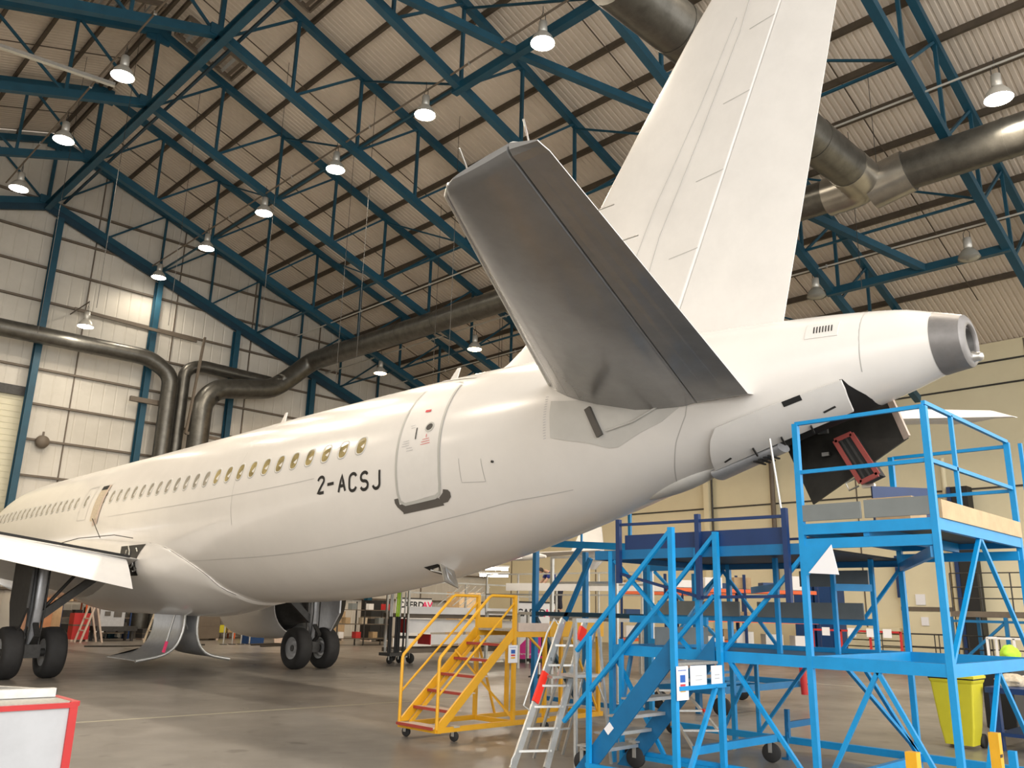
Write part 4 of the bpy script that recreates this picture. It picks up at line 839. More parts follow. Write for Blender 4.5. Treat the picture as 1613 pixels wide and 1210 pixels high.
def notice(x0, x1, z0, z1, y, parent, style):
    p = part('notice', lambda mb: mb.mm((x0, y-.006, z0), (x1, y, z1)), 'paper', parent); W_ = x1-x0; H_ = z1-z0
    def mk(nm, a, b, c, d, m_): part(nm, lambda mb: mb.mm((x0+W_*a, y-.009, z0+H_*c), (x0+W_*b, y-.006, z0+H_*d)), m_, p)
    if style == 1:
        mk('blue_panel', .28, .72, .52, .74, 'print_blue'); mk('red_panel', .28, .72, .38, .47, 'print_red'); mk('amber_panel', .28, .72, .24, .33, 'print_amber')
        part('heading_text', lambda mb: [mb.mm((x0+W_*(.12+.09*k), y-.009, z0+H_*.86), (x0+W_*(.12+.09*k+.055), y-.006, z0+H_*.89)) for k in range(8)], 'print_blue', p)
    else:
        part('faint_text', lambda mb: [mb.mm((x0+W_*(.3+.07*k), y-.009, z0+H_*zz), (x0+W_*(.3+.07*k+.045), y-.006, z0+H_*(zz+.035))) for k in range(6) for zz in (.55, .38)], 'print_grey', p)
notice(8.03, 8.25, 0.93, 1.28, 5.50, S_, 1); notice(8.28, 8.60, 1.03, 1.28, 5.49, S_, 2); notice(8.70, 8.93, 1.04, 1.27, 5.49, S_, 2)
# ------------------------------------------------------------------ yellow step platform
YX, YN_, YF = 8.16, 9.6, 10.45
Yw = thing('yellow_steps', 'yellow wheeled step platform with red edged treads, left of the ladders', 'steps', (YX, YN_, 0))
def yp(name, lst, wd, m_='yellow', h=None): bars(name, lst, wd, m_, Yw, h)
for yy in (YN_, YF):
    yp('stringer', [((YX+.02, yy, .17), (9.66, yy, 1.50))], 0.035, h=0.125)
    part('handrail', lambda mb, yy=yy: mb.tube([(YX, yy, .18), (YX, yy, 1.10), (YX+.02, yy, 1.15), (9.10, yy, 2.0), (9.16, yy, 2.03), (9.66, yy, 2.03)], 0.024, 8), 'yellow', Yw)
    part('mid_rail', lambda mb, yy=yy: mb.tube([(YX, yy, .62), (9.66, yy, 1.94)], 0.018, 8), 'yellow', Yw)
yp('post', [((9.66, YN_, .15), (9.66, YN_, 2.05)), ((9.66, YF, .15), (9.66, YF, 2.05)), ((10.36, YN_, .15), (10.36, YN_, 1.48)), ((10.36, YF, .15), (10.36, YF, 1.48)), ((11.7, YN_, .15), (11.7, YN_, 1.48)), ((11.7, YF, .15), (11.7, YF, 1.48))], 0.055)
yp('base_rail', [((YX, YN_, .17), (11.8, YN_, .17)), ((YX, YF, .17), (11.8, YF, .17)), ((YX, YN_, .17), (YX, YF, .17)), ((9.66, YN_, .17), (9.66, YF, .17)), ((11.8, YN_, .17), (11.8, YF, .17))], 0.05, h=0.07)
yp('inner_stringer', [((YX+.1, YN_+.1, .17), (9.62, YN_+.1, 1.40)), ((YX+.1, YF-.1, .17), (9.62, YF-.1, 1.40))], 0.03, h=0.05)
yp('brace', [((9.7, YN_, .2), (9.2, YF, 1.2)), ((9.66, YF, 1.4), (10.1, YF, .2)), ((10.3, YN_, 1.2), (9.95, YN_, 1.45)), ((11.7, YN_, .2), (11.0, YN_, 1.4))], 0.03)
part('platform_frame', lambda mb: (mb.bar((9.66, YN_, 1.46), (11.8, YN_, 1.46), .04, .09), mb.bar((9.66, YF, 1.46), (11.8, YF, 1.46), .04, .09), mb.bar((11.8, YN_, 1.46), (11.8, YF, 1.46), .04, .09)), 'yellow', Yw)
part('platform_floor', lambda mb: mb.mm((9.66, YN_, 1.50), (11.8, YF, 1.53)), 'grating', Yw)
part('timber_toe_board', lambda mb: mb.mm((9.72, YN_-.03, 1.50), (10.42, YN_, 1.63)), 'timber', Yw)
part('yellow_toe_board', lambda mb: mb.mm((10.44, YN_-.045, 1.42), (11.8, YN_-.028, 1.66)), 'yellow', Yw); part('yellow_toe_board', lambda mb: mb.mm((9.66, YF-.02, 1.50), (10.2, YF, 1.70)), 'yellow', Yw)
for k in range(6):
    x = YX+.0+0.255*k-(.05 if k == 0 else 0); z = .19+.225*k+(.02 if k == 0 else 0)
    tr = part('tread', lambda mb, x=x, z=z: mb.mm((x, YN_+.02, z-.02), (x+.22, YF-.02, z)), 'timber', Yw)
    part('red_tread_edge', lambda mb, x=x, z=z: mb.mm((x-.025, YN_+.02, z-.035), (x, YF-.02, z+.003)), 'tread', tr)
for p in ((YX+.35, YN_+.02), (YX+.1, YF-.05), (10.4, YN_+.02), (11.7, YF-.1)): castor(Yw, p, 0.07, 0.04)
notice(9.50, 9.70, 1.04, 1.30, YN_-.035, Yw, 1)
# ------------------------------------------------------------------ aluminium ladders
def ladder(name, label, foot_l, foot_r, top_l, top_r, rungs, wd=0.09, parent=None, m_='alu', depth=0.03):
    t = thing(name, label, 'ladder', (Vector(foot_l)+Vector(foot_r))/2)
    for a, b in ((foot_l, top_l), (foot_r, top_r)): part('stile', lambda mb, a=a, b=b: mb.bar(a, b, depth, wd, (1, 0, 0)), m_, t)
    for f in rungs: part('rung', lambda mb, f=f: mb.bar(Vector(foot_l).lerp(Vector(top_l), f), Vector(foot_r).lerp(Vector(top_r), f), 0.06, 0.025), m_, t)
    return t
L1 = ladder('step_ladder', 'tall worn aluminium step ladder with red taped stile beside the yellow steps', (7.67, 7.61, 0), (8.04, 7.40, 0), (8.72, 7.75, 1.72), (9.00, 7.60, 1.72), [.11, .25, .39, .53, .67, .81])
a, b = V(7.67, 7.61, 0), V(8.72, 7.75, 1.72)
part('red_tape', lambda mb: mb.bar(a.lerp(b, .42)-V(.012, .012, 0), a.lerp(b, .62)-V(.012, .012, 0), .04, .095, (1, 0, 0)), 'tape', L1)
part('red_tape', lambda mb: mb.bar(V(8.04, 7.40, 0).lerp(V(9.0, 7.60, 1.72), .84), V(8.04, 7.40, 0).lerp(V(9.0, 7.60, 1.72), .94), .04, .12, (1, 0, 0)), 'tape', L1)
o = text_mb('8', 0.06, a.lerp(b, .70)+V(-.012, -.035, 0), (0.9, -0.35, 0.1), (-.25, 0, 1)).build('stile_number', 'ink', L1, fixn=False)
part('ladder_handrail', lambda mb: mb.tube([a.lerp(b, .93)+V(.0, .0, .02), a.lerp(b, .97)+V(-.10, .05, .06), a.lerp(b, .9)+V(-.17, .05, 0), a.lerp(b, .40)+V(-.16, .03, 0), a.lerp(b, .36)+V(-.02, 0, 0)], 0.013, 8), 'alu', L1)
part('wire_handle', lambda mb: mb.tube([a.lerp(b, .0)+V(-.02, 0, .05), a.lerp(b, .06)+V(-.07, 0, .0), a.lerp(b, .12)+V(-.04, 0, 0)], 0.008, 6), 'alu', L1)
part('back_leg', lambda mb: (mb.bar((8.72, 7.75, 1.70), (8.75, 8.45, 0), .03, .07), mb.bar((9.0, 7.60, 1.70), (9.15, 8.25, 0), .03, .07)), 'alu', L1)
part('step_platform', lambda mb: mb.box((8.50, 7.56, 1.02), (.42, .30, .03), rz=-.4), 'grating', L1)
L2 = thing('platform_ladder', 'bright aluminium stepladder with a small standing shelf, right of the taped ladder', 'ladder', (8.2, 6.9, 0))
tl, tr_ = V(8.35, 7.22, 1.72), V(8.72, 7.16, 1.72)
part('leg', lambda mb: mb.bar((8.35, 7.20, 0), tl, .04, .035), 'alu', L2); part('leg', lambda mb: mb.bar((8.93, 7.12, 0), tr_, .03, .03), 'alu', L2)
part('leg', lambda mb: mb.bar((8.45, 8.0, 0), tl, .03, .03), 'alu', L2); part('leg', lambda mb: mb.bar((8.95, 7.95, 0), tr_, .03, .03), 'alu', L2)
part('top_cap', lambda mb: mb.box((tl+tr_)/2, ((tr_-tl).length+.03, .08, .05), rz=math.atan2(-.06, .37)), 'alu', L2)
part('standing_shelf', lambda mb: mb.box((8.58, 7.32, 1.05), (.44, .34, .035), rz=math.atan2(-.06, .37)), 'alu', L2)
part('shelf_stay', lambda mb: (mb.bar((8.45, 7.2, 1.02), (8.36, 7.2, .72), .015), mb.bar((8.7, 7.18, 1.02), (8.84, 7.14, .72), .015)), 'alu', L2)
for f in (.2, .38): part('rung', lambda mb, f=f: mb.bar(V(8.45, 8.0, 0).lerp(tl, f), V(8.95, 7.95, 0).lerp(tr_, f), .04, .02), 'alu', L2)
L3 = ladder('step_ladder', 'small aluminium ladder with red rung ends under the docking platform', (10.75, 7.1, 0), (11.25, 6.75, 0), (10.95, 7.85, .75), (11.25, 7.6, .75), [.3, .62, .96], 0.05)
for f in (.3, .62, .96): 
    q = V(11.25, 6.75, 0).lerp(V(11.25, 7.6, .75), f); part('red_end_cap', lambda mb, q=q: mb.box(q+V(.02, -.02, 0), (.05, .05, .05)), 'tape', L3)
# ------------------------------------------------------------------ yellow bollards, bin, bench
for (x, y, z1, lb) in ((7.56, 2.9, .79, 'leftmost of the three stubby posts at the lower right'), (9.53, 2.86, .79, 'middle yellow post with a black mark at the lower right')):
    t = thing('barrier_post', 'square yellow steel post, '+lb, 'post', (x, y, 0))
    part('shaft', lambda mb: mb.mm((x-.045, y-.045, 0), (x+.045, y+.045, z1)), 'yellow', t); part('foot', lambda mb: mb.mm((x-.11, y-.11, 0), (x+.11, y+.11, .015)), 'yellow', t)
    if x > 8: part('black_mark', lambda mb: mb.mm((x-.046, y-.048, z1-.22), (x+.02, y-.044, z1-.19)), 'ink', t)
x, y = 10.02, 2.86; t = thing('barrier_post', 'short blue steel post right of the two yellow posts', 'post', (x, y, 0)); part('shaft', lambda mb: mb.mm((x-.035, y-.035, 0), (x+.035, y+.035, .58)), 'blue', t)
t = thing('wheelie_bin', 'tall yellow plastic wheeled bin on the floor behind the docking platform', 'bin', (14.3, 4.6, 0))
x, y = 14.35, 4.75
rings = [[V(x+sx*w_, y+sy*d_, z) for sx, sy in ((-1, -1), (1, -1), (1, 1), (-1, 1))] for z, w_, d_ in ((.05, .17, .20), (.30, .20, .24), (.92, .25, .30), (.95, .27, .32), (.98, .27, .32))]
ob = MB().loft(rings, smooth=False, cap=True).build('body', 'binyel', t); 
md = ob.modifiers.new('b', 'BEVEL'); md.width = .025; md.segments = 3
part('rim_seal', lambda mb: mb.box((x, y, .985), (.54, .64, .02)), 'black', t)
ob = part('lid', lambda mb: mb.loft([[V(x+sx*w_, y+sy*d_, z) for sx, sy in ((-1, -1), (1, -1), (1, 1), (-1, 1))] for z, w_, d_ in ((.995, .28, .33), (1.03, .28, .33), (1.07, .20, .25))], smooth=False, cap=True), 'binyel', t)
part('wheel', lambda mb: mb.lathe([(0, -.03), (.10, -.03), (.10, .03), (0, .03)], (x+.22, y-.22, .10), (0, 1, 0), 20), 'rubber', t); part('wheel', lambda mb: mb.lathe([(0, -.03), (.10, -.03), (.10, .03), (0, .03)], (x+.22, y+.22, .10), (0, 1, 0), 20), 'rubber', t)
part('handle', lambda mb: mb.tube([(x+.27, y-.2, .93), (x+.32, y-.2, .95), (x+.32, y+.2, .95), (x+.27, y+.2, .93)], .015), 'binyel', t)
t = thing('workbench', 'dark blue heavy steel workbench behind the yellow bin', 'bench', (15.0, 4.2, 0))
part('bench_top', lambda mb: mb.mm((14.45, 3.2, .80), (16.6, 4.4, .88)), 'navy', t)
for p in ((14.55, 4.3), (14.55, 3.3), (16.5, 4.3), (16.5, 3.3)): part('leg', lambda mb, p=p: mb.mm((p[0]-.06, p[1]-.06, 0), (p[0]+.06, p[1]+.06, .8)), 'navy', t)
part('lower_shelf', lambda mb: mb.mm((14.5, 3.3, .2), (16.5, 4.3, .25)), 'navy', t)
def rag(c, r, m_, label, nm='rag', seed=1):
    random.seed(seed); mb = MB(); bmx = bmesh.new(); bmesh.ops.create_icosphere(bmx, subdivisions=3, radius=1)
    ph = [random.uniform(0, 6) for _ in range(6)]
    vs = [V(c[0]+v.co.x*r[0]*(1+.25*math.sin(5*v.co.y+ph[0])+.15*math.sin(9*v.co.z+ph[1])), c[1]+v.co.y*r[1]*(1+.25*math.sin(6*v.co.x+ph[2])), c[2]+max(v.co.z, -.6)*r[2]*(1+.3*math.sin(7*v.co.x+5*v.co.y+ph[3]))) for v in bmx.verts]
    mb.add(vs, [[v.index for v in f.verts] for f in bmx.faces], True); bmx.free(); return tag(mb.build(nm, m_, loc=c), label, 'cloth')
rag((15.1, 4.2, .94), (.28, .22, .10), 'clothc', 'crumpled cream rag heap on the left end of the blue workbench', seed=2)
rag((15.55, 3.9, .95), (.36, .28, .11), 'cloth', 'crumpled white rag heap on the blue workbench beside the cream rags', seed=5)
rag((17.9, 4.95, 1.22), (.17, .15, .17), 'hiviz', 'lime high visibility cloth hung at the right edge behind the workbench', 'high_visibility_vest', seed=8)
tag(MB().mm((17.3, 4.8, 0), (18.1, 5.3, 1.12)).build('equipment_case', 'black', loc=(17.5, 5, 0), bevel=.02), 'black equipment case under the lime cloth at the right edge', 'case')
# ------------------------------------------------------------------ near left: white crate with red edging and aluminium frame
t = thing('tool_crate', 'white box with red taped edges in the lower left corner', 'crate', (2.2, 9.4, 0))
part('body', lambda mb: mb.mm((0.6, 8.85, 0.0), (3.06, 10.4, .885)), mat('painted_board', (0.50, 0.51, 0.53), 0.5, noise=0.1), t)
for a_, b_ in (((.6, 8.85, .87), (3.06, 8.85, .87)), ((3.04, 8.85, .0), (3.04, 8.85, .9)), ((3.06, 8.85, .88), (3.06, 10.4, .88))): part('red_edge_tape', lambda mb, a_=a_, b_=b_: mb.bar(a_, b_, .05 if a_[2] > .5 and b_[2] > .5 and a_[0] != b_[0] else .07, .045), 'red', t)
part('lid', lambda mb: mb.mm((.6, 8.86, .885), (3.05, 10.4, .90)), 'grating', t)
t = thing('tube_rack', 'square aluminium tube frame lying on top of the white crate', 'frame', (2, 9, .9))
part('tube', lambda mb: mb.bar((.5, 9.5, .945), (3.02, 9.35, .945), .08, .08), 'alu', t); part('tube_end', lambda mb: mb.bar((3.021, 9.35, .945), (3.03, 9.3494, .945), .055, .055), 'black', t)
part('tube', lambda mb: mb.bar((2.9, 9.4, .945), (2.35, 10.3, .945), .07, .07), 'alu', t); part('plate', lambda mb: mb.mm((.6, 9.55, .985), (2.2, 10.3, .995)), 'grating', t)
# ------------------------------------------------------------------ background: right wall
def simple(name, label, cat, loc, parts, group=None, bevel=0):
    t = thing(name, label, cat, loc, group)
    for nm, m_, fn in parts: part(nm, fn, m_, t)
    return t
def box_(a, b): return lambda mb: mb.mm(a, b)
simple('door_panel', 'tall cream service door with grey rail and two white papers, right wall', 'door', (38.9, 13.4, 0), [
    ('panel', 'wallr', box_((38.85, 12.65, 0.05), (39.15, 14.75, 4.3))), ('mid_rail', 'girt', box_((38.8, 12.6, 2.05), (38.86, 14.8, 2.22))),
    ('paper_sheet', 'paper', box_((38.80, 13.75, 2.3), (38.84, 14.15, 2.75))), ('paper_sheet', 'paper', box_((38.80, 13.7, 1.45), (38.84, 14.0, 1.8))), ('frame', 'navy', box_((38.8, 14.78, 2.6), (38.9, 14.9, 4.4))), ('pull_handle', 'ink', box_((38.78, 12.9, 2.55), (38.84, 13.1, 2.62)))])
simple('shutter_housing', 'ribbed cream shutter over the dark bay in the right wall', 'shutter', (38.9, 16, 3), [
    ('dark_bay', 'black', box_((38.9, 14.95, 0.02), (39.19, 19.5, 2.7))), ('lintel', 'navy', box_((38.7, 14.95, 2.7), (39.1, 19.5, 2.9)))] +
    [('slat', 'wallr', box_((38.8, 14.95, 2.95+.28*k), (39.1, 19.5, 3.18+.28*k))) for k in range(5)])
simple('wall_column', 'dark blue steel column standing against the right wall beside the cream door', 'column', (38.8, 11.85, 0), [('shaft', 'black', box_((38.45, 11.5, 0), (39.1, 12.15, 7.2))), ('edge', 'navy', box_((38.4, 12.15, 0), (38.9, 12.3, 7.2)))])
simple('drain_pipe', 'cream downpipe on the right wall left of the dark column', 'pipe', (38.9, 12.4, 0), [('pipe', 'wallr', lambda mb: mb.tube([(38.75, 12.46, 0), (38.75, 12.46, 8.5)], .11, 12))])
simple('wall_pipe', 'cream service pipe on the right wall seen under the tail, by the lamp pole', 'pipe', (38.9, 21, 0), [('pipe', 'girt', lambda mb: mb.tube([(38.9, 20.6, 3), (38.9, 20.6, 12)], .12, 12)), ('cover', 'wallr', box_((38.7, 24.2, 0), (39.1, 24.5, 12))), ('conduit', 'darkmetal', lambda mb: mb.tube([(38.9, 24.1, 0), (38.9, 24.1, 12)], .05, 8))])
for i, (y0, y1, lb) in enumerate([(17.2, 18.0, 'nearer'), (18.1, 19.0, 'farther')]):
    simple('blue_locker', f'tall dark blue steel cabinet near the right wall, the {lb} of the two', 'cabinet', (37.8, y0, 0), [('body', 'cabinet', box_((37.3, y0, 0), (38.6, y1, 3.2))), ('door', 'cabinet', box_((37.27, y0+.05, .1), (37.3, y1-.05, 3.1))), ('notice_sheet', 'paper', box_((37.25, y0+.3, 1.7), (37.27, y0+.55, 2.2)))])
t = thing('red_barrier', 'low red steel barrier frame with white papers in front of the dark bay', 'barrier', (32, 12.4, 0))
for y in (12.3, 13.4, 14.5, 15.6): part('post', lambda mb: mb.bar((32, y, 0), (32, y, 1.38), .07), 'red', t)
for z in (.08, .35, 1.35): part('rail', lambda mb: mb.bar((32, 12.3, z), (32, 15.6, z), .07), 'red', t)
for y in (12.6, 13.2, 13.9, 14.9): part('paper_sheet', lambda mb: mb.mm((31.93, y, 1.15), (31.95, y+.3, 1.45)), 'paper', t)
for i, (x, y0, y1, lb) in enumerate([(36.0, 10.5, 14.6, 'nearer'), (37.2, 9.5, 13.9, 'farther')]):
    t = thing('dark_railing', f'thin dark tubular railing at the right wall, the {lb} one', 'railing', (x, y0, 0)); n = 5
    for k in range(n): y = y0+(y1-y0)*k/(n-1); part('post', lambda mb: mb.tube([(x, y, 0), (x, y, 1.25)], .022, 8), 'darkmetal', t)
    for z in (.3, .75, 1.25): part('rail', lambda mb: mb.tube([(x, y0, z), (x, y1, z)], .02, 8), 'darkmetal', t)
# blue staging at the far right
t = thing('far_staging', 'distant blue staging with a brown deck and thin dark rails at the right edge', 'platform', (34, 8, 0))
part('deck', lambda mb: mb.mm((34, 7.5, 1.95), (37, 11.2, 2.15)), 'girt', t)
for (x, y) in ((34, 11.2), (34, 9.4), (34, 7.6), (37, 11.2), (37, 7.6)): part('post', lambda mb: mb.bar((x, y, 0), (x, y, 1.95), .12), 'blue2', t)
for a_, b_ in (((34, 11.2, 1.8), (34, 7.6, 1.8)), ((34, 11.2, .2), (34, 9.4, 1.8)), ((34, 9.4, .2), (34, 7.6, 1.8)), ((34, 11.2, .2), (34, 7.6, .2))): part('beam', lambda mb: mb.bar(a_, b_, .09), 'blue2', t)
for y in (11.1, 10.1, 9.1, 8.1): part('rail_post', lambda mb: mb.tube([(34, y, 2.15), (34, y, 3.5)], .025), 'darkmetal', t)
for z in (2.6, 3.0, 3.5): part('rail', lambda mb: mb.tube([(34, 11.1, z), (34, 7.6, z)], .022), 'darkmetal', t)
t = thing('white_trolley_frame', 'open white tubular frame trolley beyond the workbench', 'trolley', (28, 7, 0))
for a_, b_ in (((28, 6.3, .5), (28, 8.3, .5)), ((28, 6.3, 1.35), (28, 8.3, 1.35)), ((28, 8.3, 0.1), (28, 8.3, 1.35)), ((28, 6.3, 0.1), (28, 6.3, 1.35)), ((28, 7.6, .5), (28, 7.6, 1.35)), ((28.8, 8.3, 0.1), (28.8, 8.3, 1.35)), ((28.8, 6.3, .1), (28.8, 6.3, 1.35)), ((28, 8.3, 1.35), (28.8, 8.3, 1.35))): part('tube', lambda mb: mb.bar(a_, b_, .06), 'white', t)
# blue trailer with a red jack under the platform
t = thing('blue_trailer', 'low blue steel trailer with a red jack handle beyond the docking platform', 'trailer', (16, 9.6, 0))
for a_, b_ in (((14.4, 9.0, .45), (17.9, 9.0, .45)), ((14.4, 10.4, .45), (17.9, 10.4, .45)), ((14.4, 9.0, .45), (14.4, 10.4, .45)), ((17.9, 9.0, .45), (17.9, 10.4, .45)), ((16.2, 9, .45), (16.2, 10.4, .45)), ((17.9, 9.7, .35), (19.0, 10.0, .35))): part('chassis_beam', lambda mb: mb.bar(a_, b_, .10, .12), 'blue2', t)
for k in range(4): part('grey_step', lambda mb: mb.mm((14.6, 9.2+.3*k, .52+.17*k), (16.0, 9.4+.3*k, .55+.17*k)), 'blue2', t)
part('red_jack', lambda mb: mb.tube([(17.6, 8.85, .25), (17.55, 8.85, 1.05)], .07, 14), 'red', t); part('jack_handle', lambda mb: mb.bar((17.55, 8.85, .45), (17.9, 8.8, .45), .04), 'black', t)
for p in ((14.6, 9.0), (17.7, 10.4), (14.6, 10.4)): castor(t, p, .17, .08)
# ------------------------------------------------------------------ background: centre, trolley with control surfaces, docks, banners
t = thing('panel_trolley', 'long grey wheeled trolley carrying two white red-ended flight surfaces', 'trolley', (18.3, 24, 0))
for z, x0, x1 in ((1.58, 18.2, 25.6), (.45, 18.2, 25.6)): part('deck_beam', lambda mb: mb.mm((x0, 23.2, z-.12), (x1, 23.3, z+.02)), 'girt', t); part('deck_beam', lambda mb: mb.mm((x0, 24.4, z-.12), (x1, 24.5, z+.02)), 'girt', t)
part('white_toe_board', lambda mb: mb.mm((18.2, 23.1, 1.60), (25.6, 23.16, 1.84)), 'white', t)
for x in (18.25, 21.9, 25.4): part('post', lambda mb: mb.bar((x, 23.2, .2), (x, 23.2, 2.7), .07), 'alu', t); part('post', lambda mb: mb.bar((x, 24.4, .2), (x, 24.4, 2.7), .07), 'alu', t)
for z in (2.68, 2.3): part('rail', lambda mb: mb.bar((18.25, 23.2, z), (25.4, 23.2, z), .05), 'alu', t)
for k in range(5): part('stair_stay', lambda mb: mb.bar((19.6+.35*k, 23.3, 1.9), (20.7+.35*k, 23.3, 2.6), .03), 'alu', t)
for p in ((18.5, 23.3), (25.3, 23.3), (18.5, 24.3), (25.3, 24.3)): castor(t, p, .16, .08)
for i, (z, x0, h_, lb) in enumerate(((1.20, 18.4, .46, 'upper'), (.75, 19.4, .34, 'lower'))):
    q = thing('flight_surface', f'long flat white flight surface with a red end, the {lb} one on the grey trolley', 'aircraft part', (x0, 23.4, z))
    part('skin', lambda mb: mb.loft([[V(x0, 23.35, z-h_/2), V(x0, 23.45, z+h_/2), V(x0, 23.85, z+h_/2-.05), V(x0, 24.0, z-h_/2+.05)], [V(25.5, 23.35, z-h_/2+.1), V(25.5, 23.45, z+h_/2-.05), V(25.5, 23.85, z+h_/2-.1), V(25.5, 24.0, z-h_/2+.15)]], smooth=False, cap=True), 'white', q)
    part('red_end', lambda mb: mb.mm((x0-.04, 23.33, z-h_/2), (x0, 24.0, z+h_/2)), 'red', q)
t = thing('pole_rack', 'upright bundle of black poles with lime and white tops beside the grey trolley', 'rack', (18.0, 25, 0)); random.seed(11)
for k in range(7): x = 17.6+.09*k; y = 23.2+random.random()*.3; part('pole', lambda mb: mb.tube([(x, y, .35), (x, y, 1.5)], .035, 8), 'black', t); part('pole_top', lambda mb: mb.tube([(x, y, 1.5), (x+.02, y, 2.3+.1*(k % 3))], .03, 8), 'hiviz' if k in (3, 4) else 'htpf', t)
part('base', lambda mb: mb.mm((17.5, 23.1, .25), (18.3, 23.7, .35)), 'darkmetal', t); castor(t, (17.65, 23.3), .12); castor(t, (18.2, 23.5), .12)
vx, vy = Vector((0.80, -0.60, 0)), Vector((-0.6, -0.8, 0))    # banners turned a little towards the room
def banner(o, w_, h_, label, full):
    O = Vector(o); t = thing('banner_stand', label, 'banner', o); a = O+V(0, 0, .12)
    part('sheet', lambda mb: mb.prism([a, a+vx*w_, a+vx*w_+V(0, 0, h_), a+V(0, 0, h_)], -vy*.03), 'white', t)
    part('base_cassette', lambda mb: mb.bar(O+V(0, 0, .06), O+vx*w_+V(0, 0, .06), .2, .12), 'black', t); part('top_bar', lambda mb: mb.bar(a+V(0, 0, h_+.02), a+vx*w_+V(0, 0, h_+.02), .05, .05), 'black', t)
    s_ = w_*0.235; e = vy*.006
    text_mb('CAERD', s_, a+vx*(w_*.06)+V(0, 0, h_*.76)+e, vx, (0, 0, 1), bold=.012, sx=.95).build('black_logo_text', 'ink', t, fixn=False)
    text_mb('AV', s_, a+vx*(w_*.735)+V(0, 0, h_*.76)+e, vx, (0, 0, 1), bold=.012, sx=.95).build('pink_logo_text', 'pinkred', t, fixn=False)
    if full:
        part('magenta_slope', lambda mb: mb.prism([a+e*.5, a+vx*w_+e*.5, a+vx*w_+V(0, 0, h_*.20)+e*.5, a+vx*(w_*.58)+V(0, 0, h_*.56)+e*.5, a+vx*(w_*.50)+V(0, 0, h_*.50)+e*.5, a+V(0, 0, h_*.12)+e*.5], vy*.003), 'magenta', t)
        part('pink_mark', lambda mb: mb.prism([a+vx*(w_*.54)+V(0, 0, h_*.60)+e, a+vx*(w_*.66)+V(0, 0, h_*.60)+e, a+vx*(w_*.60)+V(0, 0, h_*.68)+e], vy*.003), 'pinkred', t)
        text_mb('Where quality matters', w_*.085, a+vx*(w_*.06)+V(0, 0, h_*.07)+e*1.5, vx, (0, 0, 1)).build('slogan_text', 'white', t, fixn=False)
banner((22.3, 22.2, 0), 1.5, 1.95, 'white banner with black and pink lettering and magenta base, behind the yellow steps', True)
banner((23.9, 31.3, .45), 1.6, 1.6, 'smaller far white banner with black and pink lettering above the grey trolley', False)
simple('banner_plinth', 'low white plinth box under the far banner', 'plinth', (24.9, 30.5, 0), [('body', 'white', lambda mb: mb.box((24.54, 30.82, .225), (1.7, .6, .45), rz=-.64))])
# dark blue frame dock
t = thing('blue_frame_dock', 'mid blue steel frame dock with crossing braces behind the yellow steps', 'platform', (13, 12.3, 0))
FX = 13.0
for y in (12.33, 9.5): 
    for x in (FX, FX+1.6): part('post', lambda mb: mb.bar((x, y, 0), (x, y, 3.1 if y > 12 else 2.6), .10), 'blue2', t)
for a_, b_ in (((FX, 12.33, 1.76), (FX, 9.5, 1.76)), ((FX, 11.02, 3.15), (FX, 12.33, 1.80)), ((FX, 10.85, 2.84), (FX, 11.67, 1.36)), ((FX+1.6, 12.33, 1.76), (FX+1.6, 9.5, 1.76)), ((FX, 12.33, 1.76), (FX+1.6, 12.33, 1.76)), ((FX, 9.5, 1.76), (FX+1.6, 9.5, 1.76)), ((FX, 12.33, .15), (FX, 9.5, .15)), ((FX, 12.33, 1.7), (FX, 11.2, .2)), ((FX, 9.6, 1.7), (FX, 11.0, .2))): part('beam', lambda mb: mb.bar(a_, b_, .08), 'trussd' if a_[0] == FX and a_[1] > 11.1 and a_[2] > 1 else 'blue2', t)
# silver handrail dock
t = thing('aluminium_dock', 'aluminium guard-railed access dock in front of the far wing', 'platform', (12.5, 12.3, 0)); AX = 14.9
for y in (13.6, 11.7): part('post', lambda mb: mb.bar((AX, y, 0), (AX, y, 3.05), .07), 'alu', t); part('post', lambda mb: mb.bar((AX+1.3, y, 0), (AX+1.3, y, 3.05), .07), 'alu', t)
for z in (3.03, 2.45, 1.7): part('rail', lambda mb: mb.bar((AX, 13.6, z), (AX, 11.7, z), .05), 'alu', t); part('rail', lambda mb: mb.bar((AX+1.3, 13.6, z), (AX+1.3, 11.7, z), .05), 'alu', t)
part('deck', lambda mb: mb.mm((AX, 11.7, 1.62), (AX+1.3, 13.6, 1.68)), 'grating', t)
# wing dock where the mechanic works
t = thing('wing_dock', 'long white-edged work dock under the far wing with thin rails', 'platform', (19, 17, 0))
part('deck', lambda mb: mb.mm((20.2, 14.8, 1.67), (22.2, 21.5, 1.75)), 'grating', t); part('white_edge_board', lambda mb: mb.mm((20.08, 14.8, 2.42), (20.12, 20.4, 2.66)), 'white', t)
for y in (14.9, 16.5, 18.2, 19.9, 21.4): part('rail_post', lambda mb: mb.bar((20.15, y, 1.7), (20.15, y, 2.95), .05), 'alu', t); part('leg', lambda mb: mb.bar((20.2, y, 0), (20.2, y, 1.67), .09), 'alu', t); part('leg', lambda mb: mb.bar((22.2, y, 0), (22.2, y, 1.67), .09), 'alu', t)
for z in (2.95, 2.3): part('rail', lambda mb: mb.bar((20.15, 14.9, z), (20.15, 21.4, z), .045), 'alu', t)
